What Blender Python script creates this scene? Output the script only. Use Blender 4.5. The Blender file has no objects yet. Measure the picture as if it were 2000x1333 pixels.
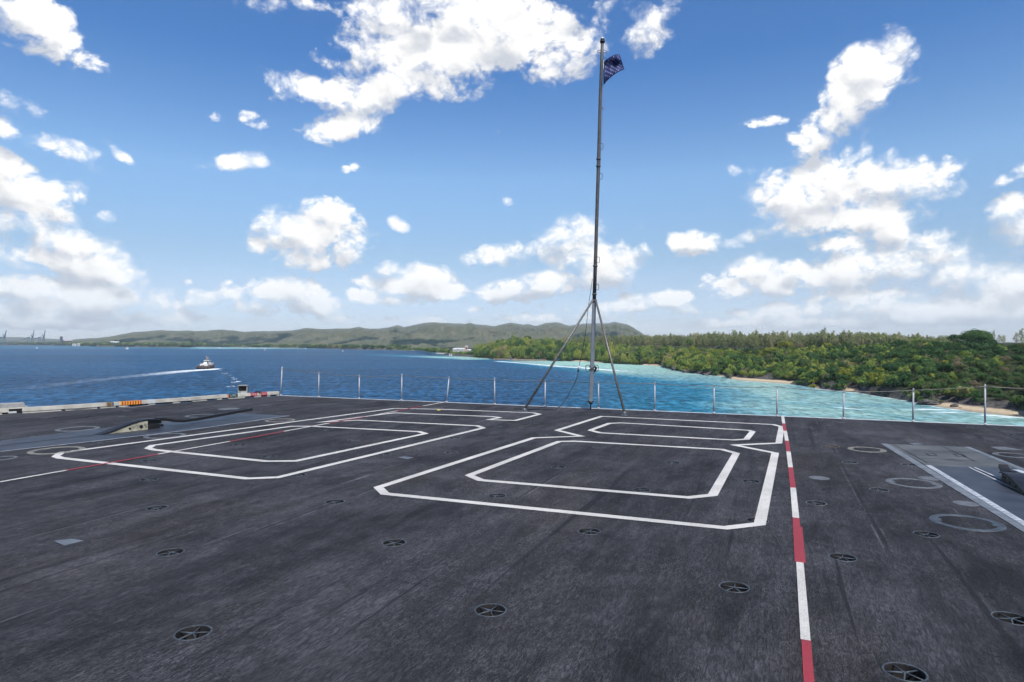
import bpy, bmesh, math, random
import numpy as np
from mathutils import Vector, Matrix, geometry

random.seed(7)
RNG = np.random.default_rng(11)
SC = bpy.context.scene
COL = SC.collection
R = math.radians

# ------------------------------------------------------------------ camera
F = 1270.0            # focal length in pixels of the 2000 px wide photograph
HY = 668.0            # image row of the horizon
EYE = 2.4             # eye height over the flight deck
SEA = -20.0           # water level; the deck is z = 0
cam_d = bpy.data.cameras.new('camera'); cam = bpy.data.objects.new('camera', cam_d); COL.objects.link(cam)
cam.location = (0, 0, EYE); cam.rotation_euler = (R(90), 0, 0)
cam_d.sensor_width = 36; cam_d.lens = F*36/2000; cam_d.shift_y = (HY-666.5)/2000
cam_d.clip_end = 200000; cam_d.clip_start = 0.1
SC.camera = cam

# ------------------------------------------------------------------ world, sun, exposure
SUN_EL, SUN_AZ = 56.0, 158.0        # azimuth clockwise from +Y (view direction)
w = bpy.data.worlds.new('World'); SC.world = w; w.use_nodes = True
nt = w.node_tree; nt.nodes.clear()
sky = nt.nodes.new('ShaderNodeTexSky'); sky.sky_type = 'NISHITA'; sky.sun_disc = False
sky.sun_elevation = R(SUN_EL); sky.sun_rotation = R(SUN_AZ)
sky.altitude = 0; sky.air_density = 1.0; sky.dust_density = 0.15; sky.ozone_density = 3.0
bg = nt.nodes.new('ShaderNodeBackground'); bg.inputs[1].default_value = 0.113
wo = nt.nodes.new('ShaderNodeOutputWorld')
tcn = nt.nodes.new('ShaderNodeTexCoord'); sxyz = nt.nodes.new('ShaderNodeSeparateXYZ'); rampn = nt.nodes.new('ShaderNodeValToRGB')
er = rampn.color_ramp.elements
for i_, (p_, c_) in enumerate([(0, (.62,.70,1.0)), (.034, (.68,.72,.95)), (.077, (.70,.69,.81)), (.129, (.70,.72,.77)),
                               (.239, (.81,.93,.995)), (.391, (.40,.68,.95)), (1, (.5,.75,1))]):
    e_ = er[i_] if i_ < 2 else er.new(p_)
    e_.position = p_; e_.color = (*c_, 1)
nt.links.new(tcn.outputs['Generated'], sxyz.inputs[0]); nt.links.new(sxyz.outputs[2], rampn.inputs[0])
tintn = nt.nodes.new('ShaderNodeMix'); tintn.data_type = 'RGBA'; tintn.blend_type = 'MULTIPLY'; tintn.inputs[0].default_value = 1
nt.links.new(rampn.outputs[0], tintn.inputs[7])
nt.links.new(sky.outputs[0], tintn.inputs[6]); nt.links.new(tintn.outputs[2], bg.inputs[0]); nt.links.new(bg.outputs[0], wo.inputs[0])
sd = bpy.data.lights.new('sun', 'SUN'); sd.energy = 4.3; sd.angle = R(0.5); sd.color = (1, 0.96, 0.9)
sun = bpy.data.objects.new('sun', sd); COL.objects.link(sun)
sdir = Vector((math.sin(R(SUN_AZ))*math.cos(R(SUN_EL)), math.cos(R(SUN_AZ))*math.cos(R(SUN_EL)), math.sin(R(SUN_EL))))
sun.rotation_euler = sdir.to_track_quat('Z', 'Y').to_euler()
SC.view_settings.view_transform = 'Standard'; SC.view_settings.look = 'None'
SC.view_settings.exposure = 0.48; SC.view_settings.gamma = 1
SC.cycles.use_denoising = True; SC.cycles.adaptive_threshold = .02
SC.cycles.max_bounces = 6; SC.cycles.transparent_max_bounces = 12; SC.cycles.volume_bounces = 0
SC.cycles.diffuse_bounces = 2; SC.cycles.glossy_bounces = 2

# ------------------------------------------------------------------ helpers
def deck(px, py, z=0.0):
    d = F*(EYE-z)/(py-HY)
    return Vector(((px-1000)/F*d, d, z))
def sea(px, py):
    d = F*(EYE-SEA)/(py-HY)
    return ((px-1000)/F*d, d)
def atd(px, py, d):
    return Vector(((px-1000)/F*d, d, EYE-(py-HY)/F*d))

class N:
    """small node-graph helper"""
    def __init__(s, tree): s.t = tree
    def n(s, kind, **kw):
        nd = s.t.nodes.new(kind)
        for k, v in kw.items():
            if k.startswith('i_'):
                key = k[2:]; key = int(key) if key.isdigit() else key.replace('_', ' ')
                s.put(nd.inputs[key], v)
            else: setattr(nd, k, v)
        return nd
    def put(s, sock, v):
        if isinstance(v, bpy.types.NodeSocket): s.t.links.new(v, sock)
        elif isinstance(v, (tuple, list)) and sock.type == 'RGBA' and len(v) == 3: sock.default_value = (*v, 1)
        else: sock.default_value = v
    def math(s, op, a, b=0.0, c=0.0, clamp=False):
        nd = s.t.nodes.new('ShaderNodeMath'); nd.operation = op; nd.use_clamp = clamp
        for i, v in enumerate((a, b, c)): s.put(nd.inputs[i], v)
        return nd.outputs[0]
    def vmath(s, op, a, b=None):
        nd = s.t.nodes.new('ShaderNodeVectorMath'); nd.operation = op
        s.put(nd.inputs[0], a)
        if b is not None: s.put(nd.inputs[3] if op == 'SCALE' else nd.inputs[1], b)
        return nd.outputs[0]
    def mix(s, f, a, b):
        nd = s.t.nodes.new('ShaderNodeMix'); nd.data_type = 'RGBA'
        s.put(nd.inputs[0], f); s.put(nd.inputs[6], a); s.put(nd.inputs[7], b)
        return nd.outputs[2]
    def noise(s, vec, scale, detail=4, rough=.55, dist=0.0):
        nd = s.t.nodes.new('ShaderNodeTexNoise')
        s.put(nd.inputs['Vector'], vec); nd.inputs['Scale'].default_value = scale
        nd.inputs['Detail'].default_value = detail; nd.inputs['Roughness'].default_value = rough
        nd.inputs['Distortion'].default_value = dist
        return nd
    def rng(s, v, a, b, lo=0.0, hi=1.0, smooth=False):
        nd = s.t.nodes.new('ShaderNodeMapRange'); nd.clamp = True
        if smooth: nd.interpolation_type = 'SMOOTHSTEP'
        s.put(nd.inputs[0], v)
        for i, x in enumerate((a, b, lo, hi)): s.put(nd.inputs[i+1], x)
        return nd.outputs[0]
    def mapping(s, vec, loc=(0,0,0), rot=(0,0,0), scale=(1,1,1)):
        nd = s.t.nodes.new('ShaderNodeMapping'); s.put(nd.inputs[0], vec)
        nd.inputs[1].default_value = loc; nd.inputs[2].default_value = rot; nd.inputs[3].default_value = scale
        return nd.outputs[0]
    def bump(s, h, strength, dist, normal=None):
        nd = s.t.nodes.new('ShaderNodeBump'); nd.inputs['Strength'].default_value = strength
        nd.inputs['Distance'].default_value = dist; s.put(nd.inputs['Height'], h)
        if normal is not None: s.put(nd.inputs['Normal'], normal)
        return nd.outputs[0]

def new_mat(name):
    m = bpy.data.materials.new(name); m.use_nodes = True
    g = N(m.node_tree); b = m.node_tree.nodes['Principled BSDF']
    return m, g, b
def geo_pos(g): return g.n('ShaderNodeNewGeometry').outputs['Position']
def obj_co(g): return g.n('ShaderNodeTexCoord').outputs['Object']

def mat_worn(name, c1, c2, rough=.5, metal=0.0, scale=8.0, rust=0.0, rust_col=(.16,.06,.02), bump=.002, spec=.4):
    """paint or metal whose tone wanders, with optional rust patches"""
    m, g, b = new_mat(name)
    co = obj_co(g)
    a = g.noise(co, scale, 6, .6).outputs[0]
    col = g.mix(g.rng(a, .35, .65), c1, c2)
    if rust > 0:
        r = g.noise(co, scale*1.7, 8, .7).outputs[0]
        col = g.mix(g.rng(r, 1-rust-.06, 1-rust+.02), col, rust_col)
    g.put(b.inputs['Base Color'], col)
    b.inputs['Roughness'].default_value = rough; b.inputs['Metallic'].default_value = metal
    b.inputs['Specular IOR Level'].default_value = spec
    g.put(b.inputs['Normal'], g.bump(g.noise(co, scale*4, 4).outputs[0], .5, bump))
    return m

def link(o, parent=None):
    COL.objects.link(o)
    if parent is not None: o.parent = parent
    return o
def mk(name, bm, mats, parent=None, loc=None, smooth=False):
    me = bpy.data.meshes.new(name); bm.normal_update(); bm.to_mesh(me); bm.free()
    if not isinstance(mats, (list, tuple)): mats = [mats]
    for m in mats: me.materials.append(m)
    if smooth:
        for p in me.polygons: p.use_smooth = True
    o = bpy.data.objects.new(name, me); link(o, parent)
    if loc is not None: o.location = loc
    return o
def np_mesh(name, verts, faces, mats, parent=None, smooth=False, attrs=None, mat_idx=None):
    me = bpy.data.meshes.new(name)
    verts = np.asarray(verts, np.float32); faces = np.asarray(faces, np.int32)
    nv, nf, k = len(verts), len(faces), faces.shape[1]
    me.vertices.add(nv); me.vertices.foreach_set('co', verts.ravel())
    me.loops.add(nf*k); me.loops.foreach_set('vertex_index', faces.ravel())
    me.polygons.add(nf); me.polygons.foreach_set('loop_start', np.arange(0, nf*k, k, dtype=np.int32))
    me.polygons.foreach_set('loop_total', np.full(nf, k, np.int32))
    if mat_idx is not None: me.polygons.foreach_set('material_index', np.asarray(mat_idx, np.int32))
    me.polygons.foreach_set('use_smooth', np.full(nf, smooth))
    me.update(calc_edges=True); me.validate()
    for m in (mats if isinstance(mats, (list, tuple)) else [mats]): me.materials.append(m)
    for an, av in (attrs or {}).items():
        at = me.attributes.new(an, 'FLOAT', 'POINT'); at.data.foreach_set('value', np.asarray(av, np.float32).ravel())
    if parent is False: return me
    o = bpy.data.objects.new(name, me); link(o, parent)
    return o
def thing(o, label, cat, group=None):
    o['label'] = label; o['category'] = cat
    if group: o['group'] = group
    return o
def struct(o, kind='structure', label=None):
    o['kind'] = kind
    if label: o['label'] = label
    return o
def empty(name, loc=(0,0,0), rz=0.0):
    o = bpy.data.objects.new(name, None); link(o); o.location = loc; o.rotation_euler = (0, 0, rz); return o

def box(bm, lo, hi, mi=0, M=None):
    x0, y0, z0 = lo; x1, y1, z1 = hi
    vs = [Vector(p) for p in ((x0,y0,z0),(x1,y0,z0),(x1,y1,z0),(x0,y1,z0),(x0,y0,z1),(x1,y0,z1),(x1,y1,z1),(x0,y1,z1))]
    if M is not None: vs = [M @ v for v in vs]
    v = [bm.verts.new(p) for p in vs]
    for q in ((0,3,2,1),(4,5,6,7),(0,1,5,4),(1,2,6,5),(2,3,7,6),(3,0,4,7)):
        f = bm.faces.new([v[i] for i in q]); f.material_index = mi
def tube(bm, pts, r, seg=8, mi=0, cap=True):
    pts = [Vector(p) for p in pts]; rs = r if isinstance(r, (list, tuple)) else [r]*len(pts)
    rings = []; prev = None
    for i, p in enumerate(pts):
        d = (pts[min(i+1, len(pts)-1)]-pts[max(i-1, 0)]).normalized()
        if prev is None:
            a = d.orthogonal().normalized()
        else:
            a = (prev - d*prev.dot(d)).normalized()
        prev = a; b = d.cross(a)
        rings.append([bm.verts.new(p+(a*math.cos(2*math.pi*k/seg)+b*math.sin(2*math.pi*k/seg))*rs[i]) for k in range(seg)])
    for i in range(len(rings)-1):
        for k in range(seg):
            f = bm.faces.new((rings[i][k], rings[i][(k+1)%seg], rings[i+1][(k+1)%seg], rings[i+1][k])); f.material_index = mi; f.smooth = True
    if cap:
        for rg in (list(reversed(rings[0])), rings[-1]):
            f = bm.faces.new(rg); f.material_index = mi
def lathe(bm, prof, seg=24, mi=0, centre=(0,0,0)):
    """prof: (radius, z) list"""
    c = Vector(centre); rings = []
    for r_, z in prof:
        rings.append([bm.verts.new(c+Vector((r_*math.cos(2*math.pi*k/seg), r_*math.sin(2*math.pi*k/seg), z))) for k in range(seg)])
    for i in range(len(rings)-1):
        for k in range(seg):
            f = bm.faces.new((rings[i][k], rings[i][(k+1)%seg], rings[i+1][(k+1)%seg], rings[i+1][k])); f.material_index = mi
    return rings
def prism(bm, poly, z0, z1, mi=0):
    """poly: list of xy; vertical prism"""
    a = [bm.verts.new((p[0], p[1], z0)) for p in poly]; b = [bm.verts.new((p[0], p[1], z1)) for p in poly]
    n = len(poly)
    bm.faces.new(b).material_index = mi; bm.faces.new(list(reversed(a))).material_index = mi
    for i in range(n): bm.faces.new((a[i], a[(i+1)%n], b[(i+1)%n], b[i])).material_index = mi

def stroke(pts, width, closed=True):
    """mitred band of the given width round a polyline; returns left and right offsets"""
    P = [Vector((p[0], p[1])) for p in pts]; n = len(P); L = []; Rr = []
    for i in range(n):
        a = P[i-1] if (closed or i > 0) else None
        c = P[(i+1)%n] if (closed or i < n-1) else None
        d1 = (P[i]-a).normalized() if a is not None else None
        d2 = (c-P[i]).normalized() if c is not None else None
        if d1 is None: d1 = d2
        if d2 is None: d2 = d1
        n1 = Vector((-d1.y, d1.x)); n2 = Vector((-d2.y, d2.x))
        m = (n1+n2)
        m = n1 if m.length < 1e-6 else m.normalized()
        k = width/2/max(m.dot(n1), .32)
        L.append(P[i]+m*k); Rr.append(P[i]-m*k)
    return L, Rr
def stroke_bm(bm, pts, width, z, closed=True, mi=0):
    L, Rr = stroke(pts, width, closed); n = len(L)
    a = [bm.verts.new((p.x, p.y, z)) for p in L]; b = [bm.verts.new((p.x, p.y, z)) for p in Rr]
    for i in range(n if closed else n-1):
        j = (i+1) % n
        f = bm.faces.new((b[i], b[j], a[j], a[i])); f.material_index = mi

def vnoise(x, y, seed=0):
    """value noise for terrain, numpy"""
    xi = np.floor(x).astype(np.int64); yi = np.floor(y).astype(np.int64); fx = x-xi; fy = y-yi
    def h(a, b):
        n = (a*374761393 + b*668265263 + seed*982451653) & 0x7fffffff
        n = ((n ^ (n >> 13))*1274126177) & 0x7fffffff
        return (n & 0xffff)/65535.0
    u = fx*fx*(3-2*fx); v = fy*fy*(3-2*fy)
    return (h(xi, yi)*(1-u)+h(xi+1, yi)*u)*(1-v)+(h(xi, yi+1)*(1-u)+h(xi+1, yi+1)*u)*v
def fbm(x, y, seed=0, octv=5):
    s = 0; a = 1; t = 0
    for i in range(octv):
        s = s+a*vnoise(x*2**i, y*2**i, seed+i); t += a; a *= .5
    return s/t

AX = R(22.0)                                   # the ship's long axis, clockwise from +Y
AXD = Vector((math.sin(AX), math.cos(AX)))     # towards the bow

# ================================================================== CLOUDS (a thin shell of cloud 40 km out)
CL = [(95,62,120,58,-28,1),(150,105,60,35,-10,.9),(35,25,60,40,-20,.8),(10,195,28,20,0,.5),(65,208,30,12,-40,.4),
(25,260,70,20,-12,.9),(120,287,65,22,-5,.9),(150,300,40,15,-30,.6),(20,325,60,32,-20,1),(50,378,90,50,-10,1),(30,425,105,35,0,.9),
(100,400,45,40,0,.8),(150,375,20,20,0,.5),(200,425,28,13,0,.5),(150,480,80,34,-10,1),(80,500,90,32,0,.9),(180,525,90,32,-15,.9),
(235,540,50,22,0,.7),(60,562,110,26,0,.85),(200,578,110,26,0,.85),(300,590,50,24,0,.7),(100,602,170,20,0,.7),(280,620,200,14,0,.5),
(368,551,11,8,0,.55),(395,582,35,18,0,.7),(447,570,30,20,0,.8),(560,570,75,32,-5,.85),(600,595,60,25,0,.7),(500,602,50,16,0,.6),
(455,316,62,16,8,.9),(497,305,20,12,0,.6),(610,458,100,50,5,1.1),(650,420,68,36,0,1),(600,505,75,26,0,.9),(530,425,20,16,0,.65),
(510,490,25,25,0,.5),(660,480,58,38,0,.9),(775,437,20,11,-30,.6),(900,80,240,80,8,1.1),(1000,60,150,85,0,1.1),(770,30,90,30,0,.9),
(720,52,50,26,-20,.8),(760,170,110,45,15,1),(620,182,90,28,-5,.95),(545,187,40,10,10,.55),(670,248,80,28,15,.9),(1060,115,95,45,0,.9),
(840,165,90,35,0,.9),(950,25,200,45,0,1),(1150,90,36,30,0,.55),(500,237,28,15,-20,.5),(520,8,60,14,0,.42),(600,8,60,16,0,.42),
(1262,60,48,42,30,.8),(1300,20,45,18,20,.5),(800,562,90,20,-5,.9),(835,545,52,32,0,1),(865,570,45,20,0,.9),(760,525,26,20,0,.55),
(715,580,35,16,-10,.8),(775,590,50,12,0,.7),(925,606,22,9,0,.65),(1010,497,105,22,5,1),(1110,468,72,36,10,1.05),(1150,510,80,42,0,1),
(1215,515,38,45,0,.9),(1180,542,70,22,0,.9),(1035,562,98,27,5,1),(1065,545,60,20,0,.9),(980,577,45,18,0,.8),(1265,480,22,18,-40,.65),
(1235,580,35,10,0,.4),(1350,472,52,24,0,1),(1440,472,34,12,10,.65),(1700,155,72,72,45,1.1),(1650,200,78,48,60,1.1),(1745,100,38,36,0,.8),
(1690,108,45,22,0,.8),(1600,262,68,46,40,1.05),(1490,240,48,11,0,.8),(1640,350,120,55,10,1.1),(1570,385,100,62,5,1.1),(1760,350,108,42,-5,1.1),
(1842,340,28,32,0,.7),(1600,430,108,30,5,1),(1700,420,88,38,0,.9),(1735,293,16,14,0,.75),(1435,335,12,13,0,.6),(1498,335,34,13,-10,.55),
(1640,475,58,22,0,.9),(1740,450,42,38,0,.9),(1700,520,115,38,0,1),(1820,490,72,34,-5,.8),(1650,540,80,28,0,.9),(1550,522,30,16,0,.7),
(1470,530,58,30,5,1),(1420,560,72,26,0,.9),(1310,585,60,18,0,.85),(1510,555,48,26,0,.8),(1510,605,35,18,0,.7),(1430,612,42,10,0,.5),
(1680,580,100,18,0,.75),(1720,602,80,18,0,.65),(1982,340,44,13,25,.6),(1975,408,38,28,0,.9),(1990,450,48,38,0,.9),(1880,540,58,33,0,.9),
(1965,555,88,36,0,.9),(1920,592,120,24,0,.8),(1830,612,200,22,0,.8),(1180,600,120,12,0,.45),(1560,630,440,14,0,.6),(1350,605,50,12,0,.5),(1100,622,120,9,0,.45),(760,625,160,10,0,.45),(1250,440,12,9,0,.4),(1600,610,120,16,0,.55),(980,265,14,10,0,.45),(420,230,14,10,0,.5),(235,300,26,9,-35,.55),(690,330,16,8,0,.35),(1760,55,30,10,-20,.5),(1795,100,14,16,0,.5),(995,395,10,10,0,.35),(60,630,200,12,0,.5),
(2100,180,60,40,0,.9),(2150,420,110,60,0,1),(2250,560,160,50,0,.9),(-120,380,110,60,0,1),(-160,560,150,45,0,.9),(-200,120,110,50,0,.9),
(500,-120,150,40,0,.8),(1500,-140,180,60,0,.9)]
def sky_ae(px, py):
    u = (px-1000)/F; v = (HY-py)/F
    return np.degrees(np.arctan(u)), np.degrees(np.arctan(v/np.sqrt(1+u*u)))
blobs = []
for (cx, cy, rx, ry, rot, s) in CL:
    a0, e0 = sky_ae(cx, cy); ax_, _ = sky_ae(cx+rx, cy); _, e1 = sky_ae(cx, cy-ry)
    if cy > 500: s = min(s+.25, 1.1)
    blobs.append((a0, e0, abs(ax_-a0)*1.12, abs(e1-e0)*1.12, R(rot), s))
for k in range(70):                                                  # sky beside and behind the view
    a0 = random.uniform(52, 308); a0 = a0-360 if a0 > 180 else a0
    e0 = random.choice([random.uniform(2, 14), random.uniform(14, 38)])
    if 110 < a0 < 180 and e0 > 25: continue
    blobs.append((a0, e0, random.uniform(4, 9), random.uniform(1.5, 3.5), random.uniform(-.3, .3), random.uniform(.7, 1)))
def cloud_field(A, E):
    D = np.full(A.shape, -2.0)
    for (a0, e0, ra, re, rot, s) in blobs:
        da = (A-a0+180) % 360-180; de = E-e0
        m = (np.abs(da) < ra*3+re*3) & (np.abs(de) < ra*3+re*3)
        x = da[m]*math.cos(rot)+de[m]*math.sin(rot); y = -da[m]*math.sin(rot)+de[m]*math.cos(rot)
        v = s*(1-((x/ra)**2+(y/re)**2)*.85)
        v = np.maximum(v, -2)
        o = D[m]; hgt = np.maximum(1-np.abs(o-v)/.35, 0)
        D[m] = np.maximum(o, v)+.35*hgt**2/4
    return D
azs = np.concatenate([np.arange(-180, -50, 1.0), np.arange(-50, 50, .22), np.arange(50, 180.1, 1.0)])
els = np.concatenate([np.arange(-.6, 32, .22), np.arange(32, 60.1, 1.0)])
A, E = np.meshgrid(azs, els)
fld = cloud_field(A, E); fld_up = cloud_field(A+.5, E+1.3)
RD = 40000.0
V = np.stack([RD*np.sin(np.radians(A))*np.cos(np.radians(E)), RD*np.cos(np.radians(A))*np.cos(np.radians(E)), RD*np.sin(np.radians(E))], -1).reshape(-1, 3)
na, ne = len(azs), len(els)
I = (np.arange(ne-1)[:, None]*na+np.arange(na-1)[None, :]).ravel()
m, g, b = new_mat('cloud vapour')
m.node_tree.nodes.remove(b)
out = m.node_tree.nodes['Material Output']
pos = g.vmath('NORMALIZE', geo_pos(g))
fa = g.n('ShaderNodeAttribute', attribute_name='cloud').outputs['Fac']
fu = g.n('ShaderNodeAttribute', attribute_name='cloud_up').outputs['Fac']
el = g.n('ShaderNodeSeparateXYZ', i_0=pos).outputs[2]
def cl_noise(p):
    q = g.mapping(p, scale=(1, 1, 1.25))
    wv = g.noise(q, 14, 2, .5).outputs[1]
    q2 = g.vmath('ADD', q, g.vmath('SCALE', g.vmath('SUBTRACT', wv, (.5, .5, .5)), .035))
    big = g.noise(q2, 17, 9, .60).outputs[0]
    vo = g.n('ShaderNodeTexVoronoi', feature='SMOOTH_F1'); g.put(vo.inputs['Vector'], q2); vo.inputs['Scale'].default_value = 42
    vo.inputs['Detail'].default_value = 3; vo.inputs['Roughness'].default_value = .55; vo.inputs['Smoothness'].default_value = .6
    puff = g.math('SUBTRACT', .45, vo.outputs['Distance'])
    sm_ = g.noise(q2, 58, 5, .6).outputs[0]
    return g.math('ADD', g.math('MULTIPLY', g.math('SUBTRACT', sm_, .5), 1.4), g.math('ADD', g.math('MULTIPLY', g.math('SUBTRACT', big, .5), 3.4), g.math('MULTIPLY', puff, .9)))
n0 = cl_noise(pos)
def soft_noise(p):
    q = g.mapping(p, scale=(1, 1, 1.25)); return g.math('MULTIPLY', g.math('SUBTRACT', g.noise(q, 22, 4, .5, .3).outputs[0], .5), 3.0)
s0 = soft_noise(pos); s1 = soft_noise(g.vmath('ADD', pos, (.008, .0, .020)))
d0 = g.math('MULTIPLY_ADD', fa, 1.25, n0); d1 = g.math('MULTIPLY_ADD', fu, 1.35, s1); e0 = g.math('MULTIPLY_ADD', fa, 1.35, s0)
d0 = g.math('ADD', d0, .22); d1 = g.math('ADD', d1, .22)
wisp = g.noise(pos, 9, 3, .5).outputs[0]
alpha = g.math('POWER', g.rng(d0, g.rng(wisp, .4, .62, -.10, -.55), g.rng(wisp, .4, .62, .75, 1.25), smooth=True), 1.25)
lit = g.math('ADD', g.math('SUBTRACT', e0, d1), g.math('MULTIPLY', n0, .10))                        # less cloud towards the sun: lit
lit = g.rng(lit, -1.2, .35, smooth=True)
thick = g.rng(d1, .3, 1.5)
bright = g.math('SUBTRACT', g.math('ADD', .72, g.math('MULTIPLY', lit, .36)), g.math('MULTIPLY', thick, .05))
veil = g.math('MULTIPLY', g.rng(g.math('ADD', e0, g.math('MULTIPLY', n0, 1.3)), -.35, 1.3, smooth=True), .26)
alpha = g.math('MAXIMUM', alpha, veil)
low = g.rng(el, .0, .18)                                 # low clouds are far off: seen through more air
bright = g.math('MULTIPLY', bright, g.math('ADD', 1.02, g.math('MULTIPLY', low, .03)))
tint = g.mix(g.rng(bright, .6, .95), (.80, .87, 1.0), (1.0, .995, .985))
tint = g.mix(g.rng(el, .0, .10, .45, 0), tint, (.80, .90, 1.0))
em = g.n('ShaderNodeEmission', i_0=tint, i_1=g.math('MULTIPLY', bright, .76))
tr = g.n('ShaderNodeBsdfTransparent')
alpha = g.math('MULTIPLY', alpha, g.rng(el, .0, .11, .8, 1.0))
mx = g.n('ShaderNodeMixShader', i_0=alpha, i_1=tr.outputs[0], i_2=em.outputs[0])
g.t.links.new(mx.outputs[0], out.inputs[0])
m.use_transparent_shadow = True
clouds = np_mesh('clouds', V, np.stack([I, I+na, I+na+1, I+1], -1), m, attrs={'cloud': fld, 'cloud_up': fld_up}, smooth=True)
struct(clouds)

# ================================================================== FLIGHT DECK
def ship_co(g):                                         # coordinates with y along the ship, metres
    return g.mapping(geo_pos(g), rot=(0, 0, AX))
m_deck, g, b = new_mat('non skid deck coating')
co = ship_co(g)
xs = g.n('ShaderNodeSeparateXYZ', i_0=co).outputs[0]
lane = g.noise(g.n('ShaderNodeCombineXYZ', i_0=g.math('FLOOR', g.math('MULTIPLY_ADD', g.noise(g.mapping(co, scale=(.6, .3, 1)), 1.0, 3).outputs[0], .30, g.math('MULTIPLY', xs, .62)))).outputs[0], 3.7, 0).outputs[0]
big = g.noise(g.mapping(co, scale=(.55, .16, 1)), 1.0, 6, .62, .6).outputs[0]
mid = g.noise(g.mapping(co, scale=(3.2, .7, 1)), 1.0, 6, .65, .4).outputs[0]
fine = g.noise(g.mapping(co, scale=(44, 9.0, 12)), 1.0, 4, .62, 1.2).outputs[0]
grit = g.noise(co, 60, 4, .75).outputs[0]
blot = g.noise(co, 1.4, 5, .6, .8).outputs[0]
v = g.math('ADD', g.math('MULTIPLY', big, .45), g.math('ADD', g.math('MULTIPLY', mid, .35), g.math('MULTIPLY', blot, .2)))
base = g.mix(g.rng(v, .40, .60), (.019, .019, .023), (.104, .103, .115))
brown = g.noise(g.mapping(co, loc=(7, 3, 0), scale=(.5, .25, 1)), 1.0, 5, .6).outputs[0]
base = g.mix(g.rng(lane, .35, .65, 0, .30), base, g.vmath('SCALE', base, .45))
base = g.mix(g.math('MULTIPLY', g.rng(brown, .52, .70), .42), base, (.085, .070, .062))
ridge = g.rng(fine, .38, .60)
base = g.mix(g.math('MULTIPLY', g.math('SUBTRACT', 1, ridge), .74), base, (.007, .007, .008))
base = g.mix(g.rng(grit, .58, .76, 0, .45), base, (.19, .19, .20))
# short worm-like cracks, in some areas only
wl = g.noise(g.mapping(co, scale=(1, .5, 1)), 26, 2, .5, 2.2).outputs[0]
wl = g.math('ABSOLUTE', g.math('SUBTRACT', wl, .5))
area = g.noise(co, .55, 3, .6).outputs[0]
crack = g.math('MULTIPLY', g.math('SUBTRACT', 1, g.rng(wl, .008, .040)), g.rng(area, .42, .54))
base = g.mix(g.math('MULTIPLY', crack, .8), base, (.005, .005, .006))
# dark smudges and long tyre streaks
sm = g.noise(g.mapping(co, scale=(1.6, .10, 1), loc=(3, 0, 0)), 1.0, 5, .6).outputs[0]
base = g.mix(g.rng(sm, .56, .70, 0, .6), base, (.013, .013, .016))
spot = g.noise(co, 2.3, 3, .5).outputs[0]
base = g.mix(g.rng(spot, .70, .76, 0, .6), base, (.012, .012, .014))
pale = g.noise(g.mapping(co, scale=(2.4, .5, 1), loc=(1, 9, 0)), 1.0, 7, .7).outputs[0]
base = g.mix(g.rng(pale, .57, .72, 0, .28), base, (.11, .11, .115))
scf = g.noise(g.mapping(co, rot=(0, 0, .9), scale=(9, .35, 1)), 1.0, 3, .6, .3).outputs[0]
base = g.mix(g.math('MULTIPLY', g.rng(scf, .70, .74), g.rng(area, .5, .62, .7, 0)), base, (.15, .15, .155))
sc2 = g.noise(g.mapping(co, rot=(0, 0, -.12), scale=(5, .09, 1), loc=(4, 2, 0)), 1.0, 4, .6, .2).outputs[0]
base = g.mix(g.rng(sc2, .63, .68, 0, .75), base, (.009, .009, .011))
seam = g.math('ABSOLUTE', g.math('SUBTRACT', g.math('FRACT', g.math('MULTIPLY', xs, .41)), .5))
sbr = g.noise(g.mapping(co, scale=(3, .35, 1)), 1.0, 4, .6).outputs[0]
base = g.mix(g.math('MULTIPLY', g.rng(seam, .010, .003), g.rng(sbr, .46, .60, 0, .8)), base, (.012, .012, .014))
base = g.mix(g.math('MULTIPLY', g.math('MULTIPLY', g.rng(seam, .026, .018), g.rng(seam, .012, .018)), g.rng(sbr, .56, .66, 0, .7)), base, (.17, .17, .18))
rst = g.noise(co, 3.1, 6, .7, .6).outputs[0]
base = g.mix(g.rng(rst, .66, .74, 0, .45), base, (.085, .050, .030))
fld = g.noise(co, 5.5, 5, .75, .5).outputs[0]
base = g.mix(g.rng(fld, .40, .60, .30, 0), base, (.012, .012, .013))
g.put(b.inputs['Base Color'], base)
g.put(b.inputs['Roughness'], g.rng(v, .35, .65, .85, .70)); b.inputs['Specular IOR Level'].default_value = .18
h = g.math('ADD', g.math('MULTIPLY', ridge, 1.0), g.math('ADD', g.math('MULTIPLY', grit, .8), g.math('MULTIPLY', crack, -1.2)))
g.put(b.inputs['Normal'], g.bump(h, .9, .006))

def mat_paint(name, col, wear=.12, dirt=.35):
    """deck paint worn through to the dark coating, with the coating's grain"""
    m, g, b = new_mat(name); co = ship_co(g)
    gr = g.noise(co, 75, 5, .75).outputs[0]
    pt = g.noise(co, 1.1, 4, .6).outputs[0]
    fn = g.noise(g.mapping(co, scale=(31, 6.0, 12)), 1.0, 4, .62, 1.2).outputs[0]
    c = g.mix(g.rng(pt, .35, .6, 0, dirt+.25), col, tuple(x*.72 for x in col))
    c = g.mix(g.rng(fn, .28, .48, .45, 0), c, tuple(x*.55 for x in col))
    c = g.mix(g.rng(g.math('ADD', gr, g.math('MULTIPLY', pt, .18)), .86-wear, .90-wear*.6), c, (.06, .06, .065))
    g.put(b.inputs['Base Color'], c); b.inputs['Roughness'].default_value = .75
    g.put(b.inputs['Normal'], g.bump(g.math('ADD', gr, fn), .8, .005))
    return m
m_white = mat_paint('white deck paint', (.52, .50, .465), .22)
m_red = mat_paint('red deck paint', (.27, .020, .034), .22)
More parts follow.
